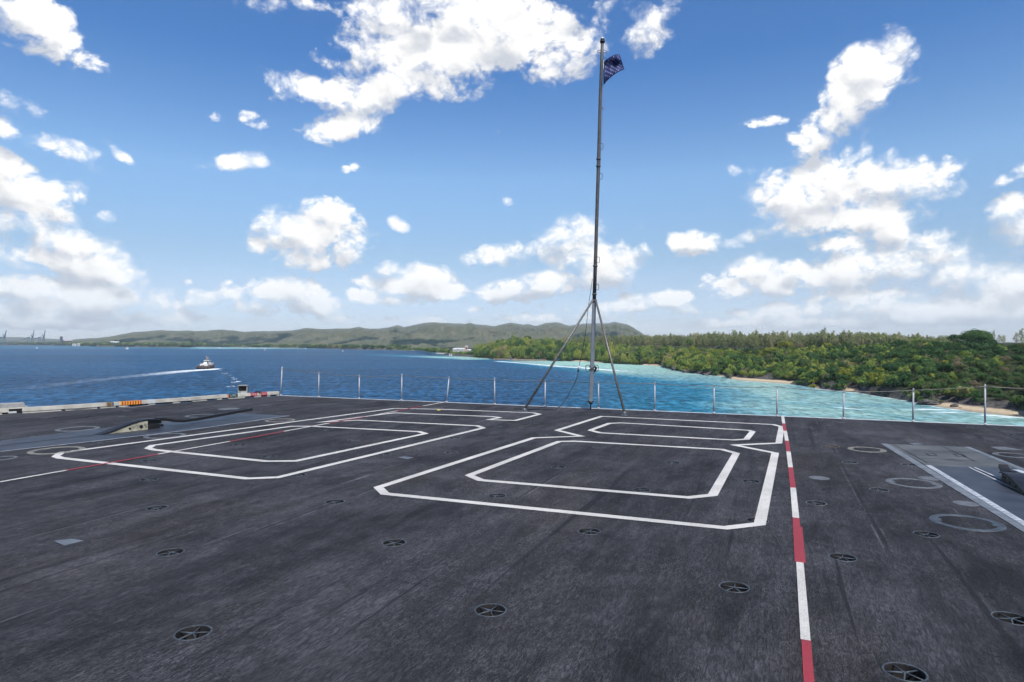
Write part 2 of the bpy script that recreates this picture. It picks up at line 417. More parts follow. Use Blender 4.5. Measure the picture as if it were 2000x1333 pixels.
m_steel = mat_worn('grey deck steel', (.065, .082, .10), (.022, .028, .035), .55, .1, 9, .12, (.10, .07, .05))
m_dark = mat_worn('dark cup steel', (.016, .012, .010), (.006, .006, .007), .7, 0, 30, .3, (.07, .04, .03))
m_cream = mat_worn('cream ring paint', (.21, .20, .165), (.08, .078, .07), .65, 0, 9, .33, (.07, .06, .05))
m_ltring = mat_worn('pale ring paint', (.13, .14, .152), (.05, .056, .065), .65, 0, 9, .40, (.05, .05, .05))
m_black = mat_worn('black rubber', (.006, .006, .007), (.014, .014, .015), .5, 0, 12)
m_plate = mat_worn('dull steel plate', (.13, .145, .16), (.075, .085, .10), .5, .2, 3, .08, (.08, .05, .03))
m_edge = mat_worn('pale deck edge bar', (.62, .64, .66), (.42, .44, .46), .5, 0, 3, .12, (.25, .14, .08))

# ---- outline of the deck
bowL = deck(548, 773.2); bowR = deck(2000, 833.4)
bd = (bowR-bowL).normalized(); bowRR = bowL+bd*46
coam = [deck(x, y) for x, y in ((-260, 826), (0, 810.5), (150, 801.3), (349, 787.6), (430, 780.8), (545, 773.3))]
coam0 = coam[0]+(coam[0]-coam[1])*3
outline = [bowL, bowRR, Vector((bowRR.x-12, -18, 0)), Vector((-34, -18, 0)), coam0, coam[0], coam[1], coam[2], coam[3], coam[4]]
outline = [Vector((p.x, p.y)) for p in outline]

TIE = [  # px, py, label
(377,1236,'star-braced deck cup at the bottom left of the photo, largest of the left column'),
(333,1079,'star-braced deck cup left of centre, second from the bottom in the left column'),
(307,992.5,'star-braced deck cup below the painted 6, third from the bottom in the left column'),
(291,937,'star-braced deck cup just below the lower left stroke of the painted 6'),
(292,900,'small deck cup in the lower left band of the 6, beside the red line'),
(654,980.5,'star-braced deck cup on bare deck left of the lower left corner of the painted 8'),
(770,1060.5,'star-braced deck cup on bare deck below the lower left corner of the painted 8'),
(958,1192,'large star-braced deck cup at the bottom centre of the deck'),
(971,968.5,'star-braced deck cup inside the lower band of the 8, near its left corner'),
(1151,1038,'star-braced deck cup just below the long bottom stroke of the painted 8'),
(1091,913,'deck cup inside the lower loop of the 8, on its left side'),
(1253,957,'deck cup inside the lower loop of the 8, near its bottom stroke'),
(1434,1147,'star-braced deck cup on bare deck left of the second lowest white dash'),
(1467,940.5,'deck cup between the two right strokes of the painted 8'),
(1479,1017,'deck cup partly covered by the lower right corner of the painted 8'),
(1314,904,'deck cup inside the lower loop of the 8, on its right side'),
(881,884,'pale flat deck cup between the painted 6 and the painted 8'),
(887.5,855.5,'faint deck cup right of the large loop of the 6'),
(1065,850.7,'pale deck cup just left of the waist of the painted 8'),
(976,832.5,'deck cup below the end of the upper arm of the painted 6'),
(1044,827,'small deck cup right of the tip of the upper arm of the painted 6'),
(905,818,'deck cup in the gap between the upper arm and the loop of the 6'),
(1170,873.7,'bright deck cup inside the top of the lower loop of the 8'),
(1229,846,'deck cup touching the lower stroke of the small upper loop of the 8'),
(1275,826,'deck cup on the upper stroke of the small upper loop of the 8'),
(811,836,'deck cup between the upper and lower right strokes of the large loop of the 6'),
(1355,868,'bright deck cup between the two loops of the painted 8'),
(1376,842.5,'deck cup inside the small upper loop of the painted 8'),
(1386,822.5,'deck cup in the top band of the painted 8'),
(1307,809.5,'deck cup between the bow edge and the top of the painted 8'),
(1409,811,'pale deck cup close to the bow edge, above the right part of the 8'),
(1512,839.5,'tiny deck cup beside the top right corner of the painted 8'),
(1626,872,'rusty brown deck cup right of the red and white line, near its top'),
(1621,834,'small deck cup near the bow edge right of the red and white line'),
(1639,824.5,'pale deck cup nearest the bow edge right of the red and white line'),
(1660,903.5,'deck cup left of the two pale rings on the right'),
(1717.5,957,'deck cup left of the pale middle ring on the right'),
(1594,983,'bright-rimmed deck cup just right of the red and white line'),
(1809,1044,'deck cup with black openings left below the largest ring on the right'),
(1646,1089,'deck cup right of the widened red dash of the line'),
(1767,1313,'large star-braced deck cup at the bottom right edge of the photo'),
(1975,1208,'star-braced deck cup at the right edge of the photo, in the darkest deck'),
(1776,908,'pale damaged deck cup beside the left edge strip of the right catapult'),
(1900,835.5,'pale deck cup just behind the tallest rail post on the right'),
(1969,849,'faint deck cup near the bow at the right edge'),
(467,869,'deck cup inside the lower left loop of the painted 6'),
(637,840,'deck cup just inside the top stroke of the loop of the 6'),
(691,860,'pale deck cup in the middle of the loop of the painted 6'),
(526,892,'deck cup near the bottom stroke inside the loop of the 6'),
(752,821.5,'deck cup in the band above the loop of the painted 6'),
(750,887,'deck cup in the right band of the loop of the painted 6'),
(581,928,'deck cup on the bottom right stroke of the painted 6'),
(786,785,'pale deck cup touching the bow edge near the third rail post'),
(522,792,'small pale deck cup near the left corner of the bow'),
(89,816,'pale deck cup near the left end of the white coaming'),
(247,802.5,'pale deck cup below the yellow and red striped coaming'),
(241,814,'pale deck cup second below the yellow and red striped coaming'),
(64,852,'faint deck cup between the coaming and the left catapult strip'),
(195,864,'faint deck cup between the left catapult strip and the top left corner of the 6'),
(425,834,'faint deck cup beside the near edge of the left catapult strip'),
(872,830,'small deck cup under the upper right stroke of the 6'),
(1120,801,'pale deck cup beside the foot of the flagpole'),
]
TR = .142
holes = [deck(x, y) for x, y, l in TIE]
bm = bmesh.new(); edges = []
def loop2(pts):
    vs = [bm.verts.new((p[0], p[1], 0)) for p in pts]
    return [bm.edges.new((vs[i], vs[(i+1) % len(vs)])) for i in range(len(vs))]
pts2 = [Vector((p.x, p.y)) for p in outline]; ed = [(i, (i+1) % len(pts2)) for i in range(len(pts2))]
nout = len(pts2); SEG = 22; HR = TR*.93
for hc in holes:
    s0 = len(pts2)
    for k in range(SEG):
        a = 2*math.pi*k/SEG; pts2.append(Vector((hc.x+HR*math.cos(a), hc.y+HR*math.sin(a))))
    ed += [(s0+k, s0+(k+1) % SEG) for k in range(SEG)]
vv, ee, ff, *_ = geometry.delaunay_2d_cdt(pts2, ed, [], 2, 1e-5)
bm.free(); bm = bmesh.new()
hx = np.array([[h.x, h.y] for h in holes])
bv = [bm.verts.new((p.x, p.y, 0)) for p in vv]
def inside(p, poly):
    c = False; n = len(poly); j = n-1
    for i in range(n):
        if (poly[i].y > p[1]) != (poly[j].y > p[1]) and p[0] < (poly[j].x-poly[i].x)*(p[1]-poly[i].y)/(poly[j].y-poly[i].y)+poly[i].x: c = not c
        j = i
    return c
for f in ff:
    cen = (sum(vv[i].x for i in f)/len(f), sum(vv[i].y for i in f)/len(f))
    if np.min(np.hypot(hx[:, 0]-cen[0], hx[:, 1]-cen[1])) < HR*.98 or not inside(cen, outline): continue
    q = bm.faces.new([bv[i] for i in f])
    q.normal_update()
    if q.normal.z < 0: q.normal_flip()
flight_deck = struct(mk('flight_deck', bm, m_deck), label='dark grey non-skid flight deck of a warship with painted numbers')
bm = bmesh.new(); top = []; bot = []
cx_ = sum(p.x for p in outline)/len(outline); cy_ = sum(p.y for p in outline)/len(outline)
for p in outline: top.append(bm.verts.new((p.x, p.y, -.001))); bot.append(bm.verts.new((cx_+(p.x-cx_)*.55, cy_+(p.y-cy_)*.72-2, SEA-1)))
for i in range(len(top)): bm.faces.new((bot[i], bot[(i+1) % len(top)], top[(i+1) % len(top)], top[i]))
hull_m = mat_worn('hull grey paint', (.20, .22, .24), (.16, .18, .20), .6, 0, .5)
mk('hull', bm, hull_m, flight_deck)
bm = bmesh.new()                                     # deck edge bar
ebp = [bowL+(bd*-.02), bowRR]
n_ = Vector((-bd.y, bd.x, 0))
a_ = [ebp[0]+n_*.002, ebp[1]+n_*.002, ebp[1]+n_*.062, ebp[0]+n_*.062]
prism(bm, a_, -.09, .012)
mk('deck_edge_bar', bm, m_edge, flight_deck)

# ---- painted marks, thin sheets 4 mm above the deck
O8 = [(1175,813.7),(1510,829.8),(1526.5,834),(1521,866),(1435,870),(1514,885.5),(1484,1024),(1417,1031.8),(752,965),(739,952.5),(1042,856),(1135,852.5),(1088,841)]
I8L = [(1092,863),(1122,862.3),(1410,878.5),(1438,886),(1392,967.5),(1345,972.5),(939,938.5),(917,929)]
I8U = [(1190,827.5),(1213,826.5),(1462,841),(1470,843.5),(1458,858.5),(1432,860),(1172,846),(1153,841)]
O6 = [(120,884.5),(770,798.3),(862,800),(1042,807),(1054,809.5),(1007,821.8),(955,820.3),(976,816.2),(960,814.2),(770,807),(630,824.8),(700,821.2),(932,832.3),(944,836.5),(543,933),(483,935.3),(118,895),(109,892)]
I6 = [(298,870.5),(570,833.2),(608,833.2),(818,843.6),(831,847.5),(578,901),(520,901.5),(300,879),(289,876)]
def mark(name, loops, mat, label, width=.150, z=.004):
    bm = bmesh.new()
    for i, lp in enumerate(loops): stroke_bm(bm, [deck(x, y) for x, y in lp], width, z)
    o = mk(name, bm, mat, flight_deck); o['label'] = label; return o
mark('painted_number', [O8, I8L, I8U], m_white, 'white outlined number 8 painted on the deck')
mark('painted_number', [O6, I6], m_white, 'white outlined number 6 painted on the deck')
def line(segs, z, name, label):
    for mat, nm in ((m_white, 'white dashes of the '), (m_red, 'red dashes of the ')):
        bm = bmesh.new()
        for (a, c, col, wd) in segs:
            if (col == 'w') != (mat is m_white): continue
            stroke_bm(bm, [deck(*a), deck(*c)], wd, z, closed=False)
        o = mk(name, bm, mat, flight_deck); o['label'] = nm+label
LL = [(-160,970.5),(130,919.5),(309,888),(449,863),(555,843.3),(643,827.3),(714,814.6),(776,803.3),(826,793.8),(868,786.2)]
line([(LL[i], LL[i+1], 'wrwrwrwrw'[i], .082) for i in range(len(LL)-1)], .008, 'boundary_line', 'thin red and white line crossing the painted 6')
RL = [(1528.6,813.8),(1530.8,828),(1533.5,842.5),(1536.8,861.7),(1540,883),(1544,913.7),(1549,953.7),(1554.5,1012.5)]
segs = [(RL[i], RL[i+1], 'wrwrwrw'[i], .085) for i in range(7)]
segs += [((1554.5,1012.5),(1556,1030),'r',.085),((1557.8,1030),(1563,1100),'r',.11),((1562.3,1100),(1573.5,1252),'w',.074),((1574.5,1252),(1581,1345),'r',.070),((1581,1345),(1592,1500),'w',.070)]
line(segs, .008, 'boundary_line', 'red and white line on the right of the painted 8')
def run_on(p, slope, y1, first_white, wd):
    # the same dashes carried on past the frame
    for mat, par in ((m_white, 0), (m_red, 1)):
        bm = bmesh.new(); y = p.y; k = 0 if first_white else 1
        while y > y1:
            y2 = y-1.55
            if k % 2 == par: stroke_bm(bm, [(p.x+(y-p.y)*slope, y), (p.x+(y2-p.y)*slope, y2)], wd, .008, closed=False)
            y = y2; k += 1
        mk('boundary_line', bm, mat, flight_deck)
run_on(deck(1592, 1500), .42, -14, False, .07); run_on(deck(-160, 970.5), .43, -14, False, .082)
for pts_, wd, lb in (([(237,795.6),(270,792.3),(293,792.6),(256,796.6)], .035, 'thin white painted outline below the striped coaming'),):
    bm = bmesh.new(); stroke_bm(bm, [deck(*p) for p in pts_], wd, .004); o = mk('painted_outline', bm, m_white, flight_deck); o['label'] = lb

# ---- deck cups
def cup_mesh():
    bm = bmesh.new()
    lathe(bm, [(HR, 0.0005), (HR*.98, -.012), (HR*.95, -.09), (HR*.75, -.20), (0.004, -.23)], SEG)
    return bm
def ring_mesh():
    bm = bmesh.new()
    r = lathe(bm, [(TR*1.04, -.001), (TR*1.02, .003), (TR*.99, .004), (TR*.945, .003), (TR*.925, -.003), (TR*.92, -.012)], 28)
    return bm
def star_mesh():
    bm = bmesh.new()
    for k in range(5):
        a = 2*math.pi*k/5+.3; d = Vector((math.cos(a), math.sin(a), 0))
        tube(bm, [Vector((0, 0, -.006)), d*TR*.45+Vector((0, 0, -.008)), d*TR*.92+Vector((0, 0, -.014))], [.009, .0065, .0065], 6)
    lathe(bm, [(.001, .004), (.014, .001), (.016, -.01), (.001, -.02)], 10)
    return bm
ring_o = mk('tie_down_ring', ring_mesh(), m_steel, None, smooth=False)
bm = cup_mesh(); cup_me = None
cup_o = mk('cup', bm, m_dark, ring_o, smooth=True)
for p in cup_o.data.polygons: p.flip()
star_o = mk('star_brace', star_mesh(), m_steel, ring_o)
m_rusty = mat_worn('rusty rim', (.22, .15, .09), (.12, .09, .07), .7, 0, 9)
ring_pale = ring_o.data.copy(); ring_pale.materials[0] = m_ltring
ring_rust = ring_o.data.copy(); ring_rust.materials[0] = m_rusty
for i, (x, y, lab) in enumerate(TIE):
    if i == 0: o = ring_o
    else:
        o = ring_o.copy(); COL.objects.link(o)
        for ch in (cup_o, star_o):
            c = ch.copy(); COL.objects.link(c); c.parent = o
    if 'pale' in lab or 'bright' in lab: o.data = ring_pale
    if 'rusty' in lab: o.data = ring_rust
    o.location = (holes[i].x, holes[i].y, 0); o.rotation_euler = (0, 0, random.uniform(0, 6.28))
    thing(o, lab, 'tie-down', 'deck cups set in the flight deck')

# ---- covers, plates
PL = [(1600,934,.17,'small round pale cover plate between the red and white line and the middle ring'),
      (1815,935,.17,'small round cover plate beside the strip of the right catapult, nearer the bow'),
      (1887,984,.17,'bluish round cover plate beside the strip of the right catapult, nearer the camera'),
      (447,799,.36,'bright round cover plate near the left corner of the bow')]
for x, y, r_, lab in PL:
    bm = bmesh.new(); p = deck(x, y)
    lathe(bm, [(r_, -.001), (r_, .003), (r_*.93, .006), (r_*.9, .0035), (r_*.2, .004), (.001, .004)], 28)
    o = mk('cover_plate', bm, m_ltring); o.location = p; thing(o, lab, 'cover plate', 'round cover plates set in the deck')
def quad_plate(name, pts, mat, h, lab, cat, parent=None, z=0.0):
    bm = bmesh.new(); q = [deck(*p) for p in pts]
    ar = sum(q[i].x*q[(i+1) % len(q)].y-q[(i+1) % len(q)].x*q[i].y for i in range(len(q)))
    if ar < 0: q.reverse()
    prism(bm, q, z+.0015 if z else -.001, z+h)
    bmesh.ops.bevel(bm, geom=[e for e in bm.edges if abs(e.verts[0].co.z-e.verts[1].co.z) < 1e-6 and e.verts[0].co.z > z+h-.001], offset=.002, segments=1)
    o = mk(name, bm, mat, parent)
    if parent is None: thing(o, lab, cat)
    elif lab: o['label'] = lab
    return o
quad_plate('steel_plate', [(105,1057.5),(139,1053),(163,1057),(126,1066.5)], m_plate, .005, 'square grey steel plate let into the bare deck at the left', 'plate')
quad_plate('steel_plate', [(776,893.7),(790,892.3),(808,894.2),(796,897.8)], m_plate, .005, 'small grey steel plate between the painted 6 and the painted 8', 'plate')
quad_plate('drain_plate', [(1934,873.3),(1964,873.6),(1999,880),(1950,879)], m_ltring, .006, 'pale rectangular plate beyond the right catapult near the bow', 'plate')
quad_plate('drain_plate', [(1775,866.2),(1793,866),(1803,869.3),(1786,869.8)], m_ltring, .007, 'small pale plate at the bow end of the right catapult', 'plate')

# ---- large flush rings
RG = [(152,838,75,m_ltring,'large pale ring on the far side of the left catapult strip'),
      (322,851.5,75,m_ltring,'pale ring between the left catapult strip and the top line of the 6'),
      (111,880,95,m_cream,'large cream ring beside the left corner of the painted 6'),
      (4,895.5,50,m_ltring,'dull ring cut by the left edge of the photo'),
      (392,812.3,57,m_ltring,'pale ring beyond the far edge of the left catapult strip, toward the bow'),
      (547,821.5,57,m_cream,'dull ring at the bow end of the left catapult strip'),
      (307,826.2,50,m_ltring,'pale ring behind the black strap of the left shuttle'),
      (1693,878.5,68,m_cream,'small pale ring left of the bow end of the right catapult'),
      (1784,944,96,m_ltring,'bright middle ring left of the right catapult strip'),
      (1888,1021,125,m_steel,'largest bluish ring left of the right catapult strip, nearest the camera'),
      (1976,889.3,62,m_ltring,'pale ring beyond the right catapult at the right edge')]
for x, y, wpx, mt, lab in RG:
    p = deck(x, y); r_ = wpx/2/F*p.y/1.0
    bm = bmesh.new()
    lathe(bm, [(r_, -.001), (r_*.99, .004), (r_*.93, .0045), (r_*.925, .001), (r_*.905, .001), (r_*.90, .0045), (r_*.78, .004), (r_*.77, -.001)], 40)
    for a in (0, 180):
        M = Matrix.Rotation(R(a), 4, 'Z'); box(bm, (r_*.66, -.07, -.001), (r_*.80, .07, .0052), 0, M)
    o = mk('deck_ring', bm, mt); o.location = p; o.rotation_euler = (0, 0, -AX+random.uniform(-.2, .2))
    thing(o, lab, 'deck ring', 'large flush rings in the deck')

# ================================================================== CATAPULTS
m_track = mat_worn('track steel', (.042, .048, .060), (.018, .021, .029), .5, .1, 2.2, .06, (.05, .04, .03))
m_slabs = mat_worn('pale worn cover slabs', (.090, .094, .092), (.040, .043, .044), .6, 0, 1.6, .07, (.05, .04, .035))
m_strip = mat_worn('pale edge strip', (.165, .18, .195), (.07, .08, .09), .5, .1, 5, .10, (.07, .05, .04))
m_bright = mat_worn('white ruled strip', (.42, .44, .47), (.24, .26, .29), .55, 0, 6, .10, (.08, .07, .06))
m_void = mat_worn('slot darkness', (.004, .004, .004), (.008, .008, .008), .8)
def strip(parent, name, mat, a, b_, wd, z, h=.004, lab=None):
    bm = bmesh.new(); A_, B_ = deck(*a), deck(*b_)
    d = (B_-A_).normalized(); n2 = Vector((-d.y, d.x, 0))*wd/2
    prism(bm, [A_-n2, B_-n2, B_+n2, A_+n2], z, z+h)
    o = mk(name, bm, mat, parent)
    if lab: o['label'] = lab
    return o
# left catapult
catl = empty('catapult_track', deck(192, 849)); thing(catl, 'long grey catapult track at the left, running past the black shuttle', 'catapult track', 'catapult tracks')
def reparent(o, p):
    o.parent = p; o.matrix_parent_inverse = Matrix.Translation(p.location).inverted(); return o
lt_near = [(-260, 930), (0, 883), (190, 862), (375, 840.2), (565, 812.8)]
lt_far = [(470, 808), (400, 816), (287, 829), (175, 840.5), (0, 862.5), (-260, 893)]
bm = bmesh.new(); prism(bm, [deck(*p) for p in lt_near]+[deck(*p) for p in lt_far], -.001, .004)
reparent(mk('track_bed', bm, m_track), catl)
for seg_, nm in ((lt_near, 'edge_strip'), (list(reversed(lt_far)), 'edge_strip')):
    bm = bmesh.new(); stroke_bm(bm, [deck(*p) for p in seg_], .05, .0085, closed=False)
    reparent(mk(nm, bm, m_bright if seg_ is lt_near else m_strip), catl)
bm = bmesh.new(); stroke_bm(bm, [deck(*p) for p in ((-260, 903.5), (0, 871.5), (192, 849.6), (300, 835.5))], .06, .0085, closed=False)
reparent(mk('slot', bm, m_void), catl)
# right catapult
catr = empty('catapult_track', deck(1893, 914)); thing(catr, 'right catapult track with pale cover slabs and a white ruled edge strip', 'catapult track', 'catapult tracks')
slab = [(1729,867.4),(1887,873.6),(1990,915),(1812,911)]
plate = [(1812,911),(1990,915),(3400,1479),(3200,1783)]
for pts_, mt, nm in ((slab, m_slabs, 'cover_slab'), (plate, m_track, 'track_bed')):
    bm = bmesh.new(); q = [deck(*p) for p in pts_]; q.reverse(); prism(bm, q, -.001, .004); reparent(mk(nm, bm, mt), catr)
bm = bmesh.new()
for a, c in (((1770,880),(1920,886.5)),((1838,872),(1905,902)),((1765,888),(1875,893.8)),((1800,896),(1910,901.5)),((1745,869),(1812,905))):
    stroke_bm(bm, [deck(*a), deck(*c)], .018, .0085, closed=False)
for bx_ in ([(1807,886),(1822,886.4),(1830,890.5),(1815,890.2)],[(1862,887.5),(1878,888),(1887,892.5),(1870,892)]):
    stroke_bm(bm, [deck(*p) for p in bx_], .022, .0085)
reparent(mk('slab_joint', bm, m_void), catr)
reparent(strip(None, 'edge_strip', m_strip, (1727.5,867.6), (3200,1765), .15, .004), catr)
reparent(strip(None, 'ruled_strip', m_bright, (1813,910.2), (3200,1757), .10, .009), catr)
bm = bmesh.new(); A_, B_ = deck(1818, 913), deck(3200, 1757); L_ = (B_-A_).length; d = (B_-A_).normalized(); n2 = Vector((-d.y, d.x, 0))
k = 0.0
while k < L_:
    c = A_+d*k; prism(bm, [c-n2*.04, c-n2*.04+d*.012, c+n2*(.0 if (int(k/.12) % 3) else .03)+d*.012, c+n2*(.0 if (int(k/.12) % 3) else .03)], .0125, .0145); k += .12
reparent(mk('rule_tick', bm, m_black), catr)
reparent(strip(None, 'edge_strip', m_strip, (1888,873.8), (3400,1479), .12, .004), catr)
reparent(strip(None, 'slot', m_void, (1898,914), (3400,1590), .075, .005), catr)
reparent(strip(None, 'slot_rail', m_bright, (1893,913.8), (3400,1623), .035, .0065), catr)
reparent(strip(None, 'slot_rail', m_bright, (1903,914), (3400,1569), .035, .0065), catr)
reparent(strip(None, 'bright_plate', m_bright, (1984,918.5), (2060,946), .12, .006), catr)

# shuttle covers: a humped ramp with pale side panels, a block and a long rubber strap
m_panel = mat_worn('cream side panel', (.42, .39, .29), (.20, .19, .14), .7, 0, 9, .36, (.02, .02, .02))
def shuttle(base, ang, strap, lab, m_panel=m_panel):
    """base: low nose of the ramp; ang: heading of the ramp from low end to high end (clockwise from +Y)"""
    root = empty('shuttle_cover', base, -ang); thing(root, lab, 'shuttle cover', 'shuttle covers on the catapults')
    prof = [(0, .012), (.25, .075), (.5, .15), (.78, .235), (1.0, .28), (1.2, .295), (1.42, .28), (1.55, .26)]
    W = .17
    bm = bmesh.new(); up = []; dn = []
    for (y, z) in prof:
        up.append([bm.verts.new((x_, y, z)) for x_ in (-W, -W*.6, W*.6, W)]); dn.append([bm.verts.new((x_, y, max(z-.035, .006))) for x_ in (-W, -W*.6, W*.6, W)])
        for q in (0, 3): up[-1][q].co.z -= .008
    for i in range(len(prof)-1):
        for j in range(3):
            bm.faces.new((up[i][j], up[i][j+1], up[i+1][j+1], up[i+1][j])); bm.faces.new((dn[i][j], dn[i+1][j], dn[i+1][j+1], dn[i][j+1]))
        bm.faces.new((up[i][0], up[i+1][0], dn[i+1][0], dn[i][0])); bm.faces.new((up[i][3], dn[i][3], dn[i+1][3], up[i+1][3]))
    bm.faces.new((up[0][0], dn[0][0], dn[0][1], up[0][1])); bm.faces.new((up[0][1], dn[0][1], dn[0][2], up[0][2])); bm.faces.new((up[0][2], dn[0][2], dn[0][3], up[0][3]))
    mk('ramp', bm, m_black, root)
    bm = bmesh.new()
    for sx in (-1, 1):
        P = [(.12, .008)]+[(y, z-.045) for y, z in prof[1:6]]+[(1.2, .008)]
        x0, x1 = sx*W*.80, sx*W*.93
        a = [bm.verts.new((x0, y, z)) for y, z in P]; c = [bm.verts.new((x1, y, z)) for y, z in P]; n = len(P)
        bm.faces.new(a if sx > 0 else a[::-1]); bm.faces.new(c[::-1] if sx > 0 else c)
        for i in range(n): bm.faces.new((a[i], a[(i+1) % n], c[(i+1) % n], c[i]))
    mk('side_panel', bm, m_panel, root)
    bm = bmesh.new()
    for sx in (-1, 1):
        for yy, zz, rr in ((1.02, .11, .045), (.72, .09, .03)):
            pts = [Vector((sx*W*.90, yy, zz)), Vector((sx*W*1.0, yy, zz))]; tube(bm, pts, rr, 14)
    mk('pivot', bm, m_black, root)
    bm = bmesh.new(); box(bm, (-W*.9, 1.202, .006), (W*.9, 1.53, .13)); box(bm, (-W*.7, 1.25, .13), (W*.7, 1.6, .235)); box(bm, (-W*.5, 1.53, .04), (W*.5, 1.68, .10))
    bmesh.ops.bevel(bm, geom=bm.edges[:], offset=.012, segments=2)
    mk('block', bm, m_black, root)
    bm = bmesh.new(); rows = []
    for i in range(len(strap)):
        y, z = strap[i]
        rows.append([bm.verts.new(p) for p in ((-.07, y, z-.02), (.07, y, z-.02), (.07, y, z+.06), (-.07, y, z+.06))])
    for i in range(len(rows)-1):
        for j in range(4): bm.faces.new((rows[i][j], rows[i+1][j], rows[i+1][(j+1) % 4], rows[i][(j+1) % 4]))
    bm.faces.new(rows[0]); bm.faces.new(rows[-1][::-1])
    bmesh.ops.recalc_face_normals(bm, faces=bm.faces[:])
    mk('strap', bm, m_black, root)
    return root
p0 = deck(191, 849.5)
shuttle(p0, R(32), [(1.5, .235), (1.75, .20), (2.0, .14), (2.3, .10), (2.7, .11), (3.3, .15), (4.0, .20), (4.55, .235)],
        'black shuttle cover with cream side panel and a long black strap on the left catapult')
# the right one lies the other way round: its low end is towards the camera
pr = deck(1996, 966); pe = deck(1940, 936.5)
dirr = (pe-pr); angr = math.atan2(dirr.x, dirr.y)
rs_ = shuttle(pr+Vector((.05, -.35, 0)), angr+.03, [(1.5, .235), (1.62, .20), (1.72, .17), (1.80, .19), (1.9, .24), (1.98, .30)],
        'black humped shuttle cover with blotched cream side panel at the right edge', mat_worn('blotched side panel', (.10, .095, .065), (.04, .04, .03), .7, 0, 12, .42, (.006, .006, .006)))
rs_.scale = (1, .86, .66)

# ================================================================== COAMING, BOX, RAIL
m_coam = mat_worn('chalky coaming paint', (.52, .49, .42), (.33, .31, .27), .7, 0, 2.2, .30, (.20, .10, .045))
co_root = empty('deck_coaming', coam[3]); thing(co_root, 'low chalky white coaming streaked with rust along the left deck edge', 'coaming')
def lift(p, z): return Vector((p.x, p.y, z))
def coam_box(p, q, z0, z1, w0=-.02, w1=.17, mat=m_coam, name='beam', bev=.015, lab=None):
    d = (q-p).normalized(); n2 = Vector((-d.y, d.x, 0))
    bm = bmesh.new(); prism(bm, [p+n2*w0, q+n2*w0, q+n2*w1, p+n2*w1][::1], z0, z1)
    bmesh.ops.recalc_face_normals(bm, faces=bm.faces[:])
    if bev: bmesh.ops.bevel(bm, geom=bm.edges[:], offset=bev, segments=2)
    o = reparent(mk(name, bm, mat), co_root)
    if lab: o['label'] = lab
    return o
for i in range(5): coam_box(coam[i], coam[i+1], .065, .19)
def on_coam(px):
    for i in range(5):
        xa = 1000+F*coam[i].x/coam[i].y; xb = 1000+F*coam[i+1].x/coam[i+1].y
        if xa <= px <= xb:
            # intersect the view column with the segment
            a, c = coam[i], coam[i+1]; k = (px-1000)/F
            t = (k*a.y-a.x)/((c.x-a.x)-k*(c.y-a.y)); return a+(c-a)*t
for i in range(5): coam_box(coam[i], coam[i+1], -.001, .0645, .152, .168, m_black, 'gap_shade_plate', 0)  # black backing added so the gaps under the beam look shaded
feet = [(-200, -60), (-40, 4), (44, 120), (128, 190), (196, 226), (232, 251), (291, 303), (338, 352), (376, 404), (424, 434), (446, 478), (497, 510), (522, 528), (541, 544.5)]
for a, c in feet: coam_box(on_coam(a), on_coam(c), -.001, .0645, 0, .15, bev=.004, name='foot')
m_yel, gy, by = new_mat('yellow and red stripes')
ob = gy.n('ShaderNodeTexCoord').outputs['UV']
sx = gy.n('ShaderNodeSeparateXYZ', i_0=ob).outputs[0]
fr = gy.math('FRACT', gy.math('MULTIPLY', sx, 8))
gy.put(by.inputs['Base Color'], gy.mix(gy.math('GREATER_THAN', fr, .52), (.68, .30, .02), (.26, .02, .015))); by.inputs['Roughness'].default_value = .7
m_green = mat_worn('dark green panel paint', (.012, .05, .045), (.02, .035, .035), .7, 0, 12)
m_redp = mat_worn('red panel paint', (.42, .02, .035), (.28, .02, .03), .7, 0, 12)
m_orange = mat_worn('orange band paint', (.60, .12, .02), (.45, .10, .02), .7, 0, 12)
m_letter = mat_worn('grey-white lettering', (.45, .50, .50), (.30, .34, .34), .7, 0, 12)
m_grey = mat_worn('grey patch paint', (.46, .48, .48), (.38, .40, .40), .7, 0, 12)
def panel(px0, px1, mat, name, lab, z0=.062, z1=.1935, text=None, textmat=m_letter, tsize=.10):
    p, q = on_coam(px0), on_coam(px1)
    o = coam_box(p, q, z0, z1, -.0235, .1735, mat, name, 0, lab)
    me = o.data; uv = me.uv_layers.new(name='UVMap'); d = (q-p); L2 = d.length_squared
    for lp in me.loops:
        v_ = me.vertices[lp.vertex_index].co; uv.data[lp.index].uv = ((v_-p).to_2d().dot(d.to_2d())/L2, v_.z)
    if text:
        cu = bpy.data.curves.new('text', 'FONT'); cu.body = text; cu.size = tsize; cu.align_x = 'CENTER'; cu.align_y = 'CENTER'; cu.extrude = .001
        to = bpy.data.objects.new('text', cu); COL.objects.link(to)
        dep = bpy.context.evaluated_depsgraph_get(); me2 = bpy.data.meshes.new_from_object(to.evaluated_get(dep))
        bpy.data.objects.remove(to); me2.materials.clear(); me2.materials.append(textmat)
        t = bpy.data.objects.new('lettering', me2); link(t)
        dn = d.normalized(); n2 = Vector((-dn.y, dn.x, 0)); c = (p+q)/2+n2*-.0255; c.z = .128
        t.matrix_world = Matrix.Translation(c) @ Matrix(((dn.x, 0, -n2.x, 0), (dn.y, 0, -n2.y, 0), (0, 1, 0, 0), (0, 0, 0, 1)))
        t.parent = o; t.matrix_parent_inverse = Matrix.Translation(co_root.location)@Matrix.Identity(4) if False else Matrix.Identity(4)
    return o
panel(235, 276, m_yel, 'striped_panel', 'yellow and dark red striped length of the coaming')
panel(288.5, 303.5, m_grey, 'painted_patch', 'pale grey patch on the coaming', -.001+.062)
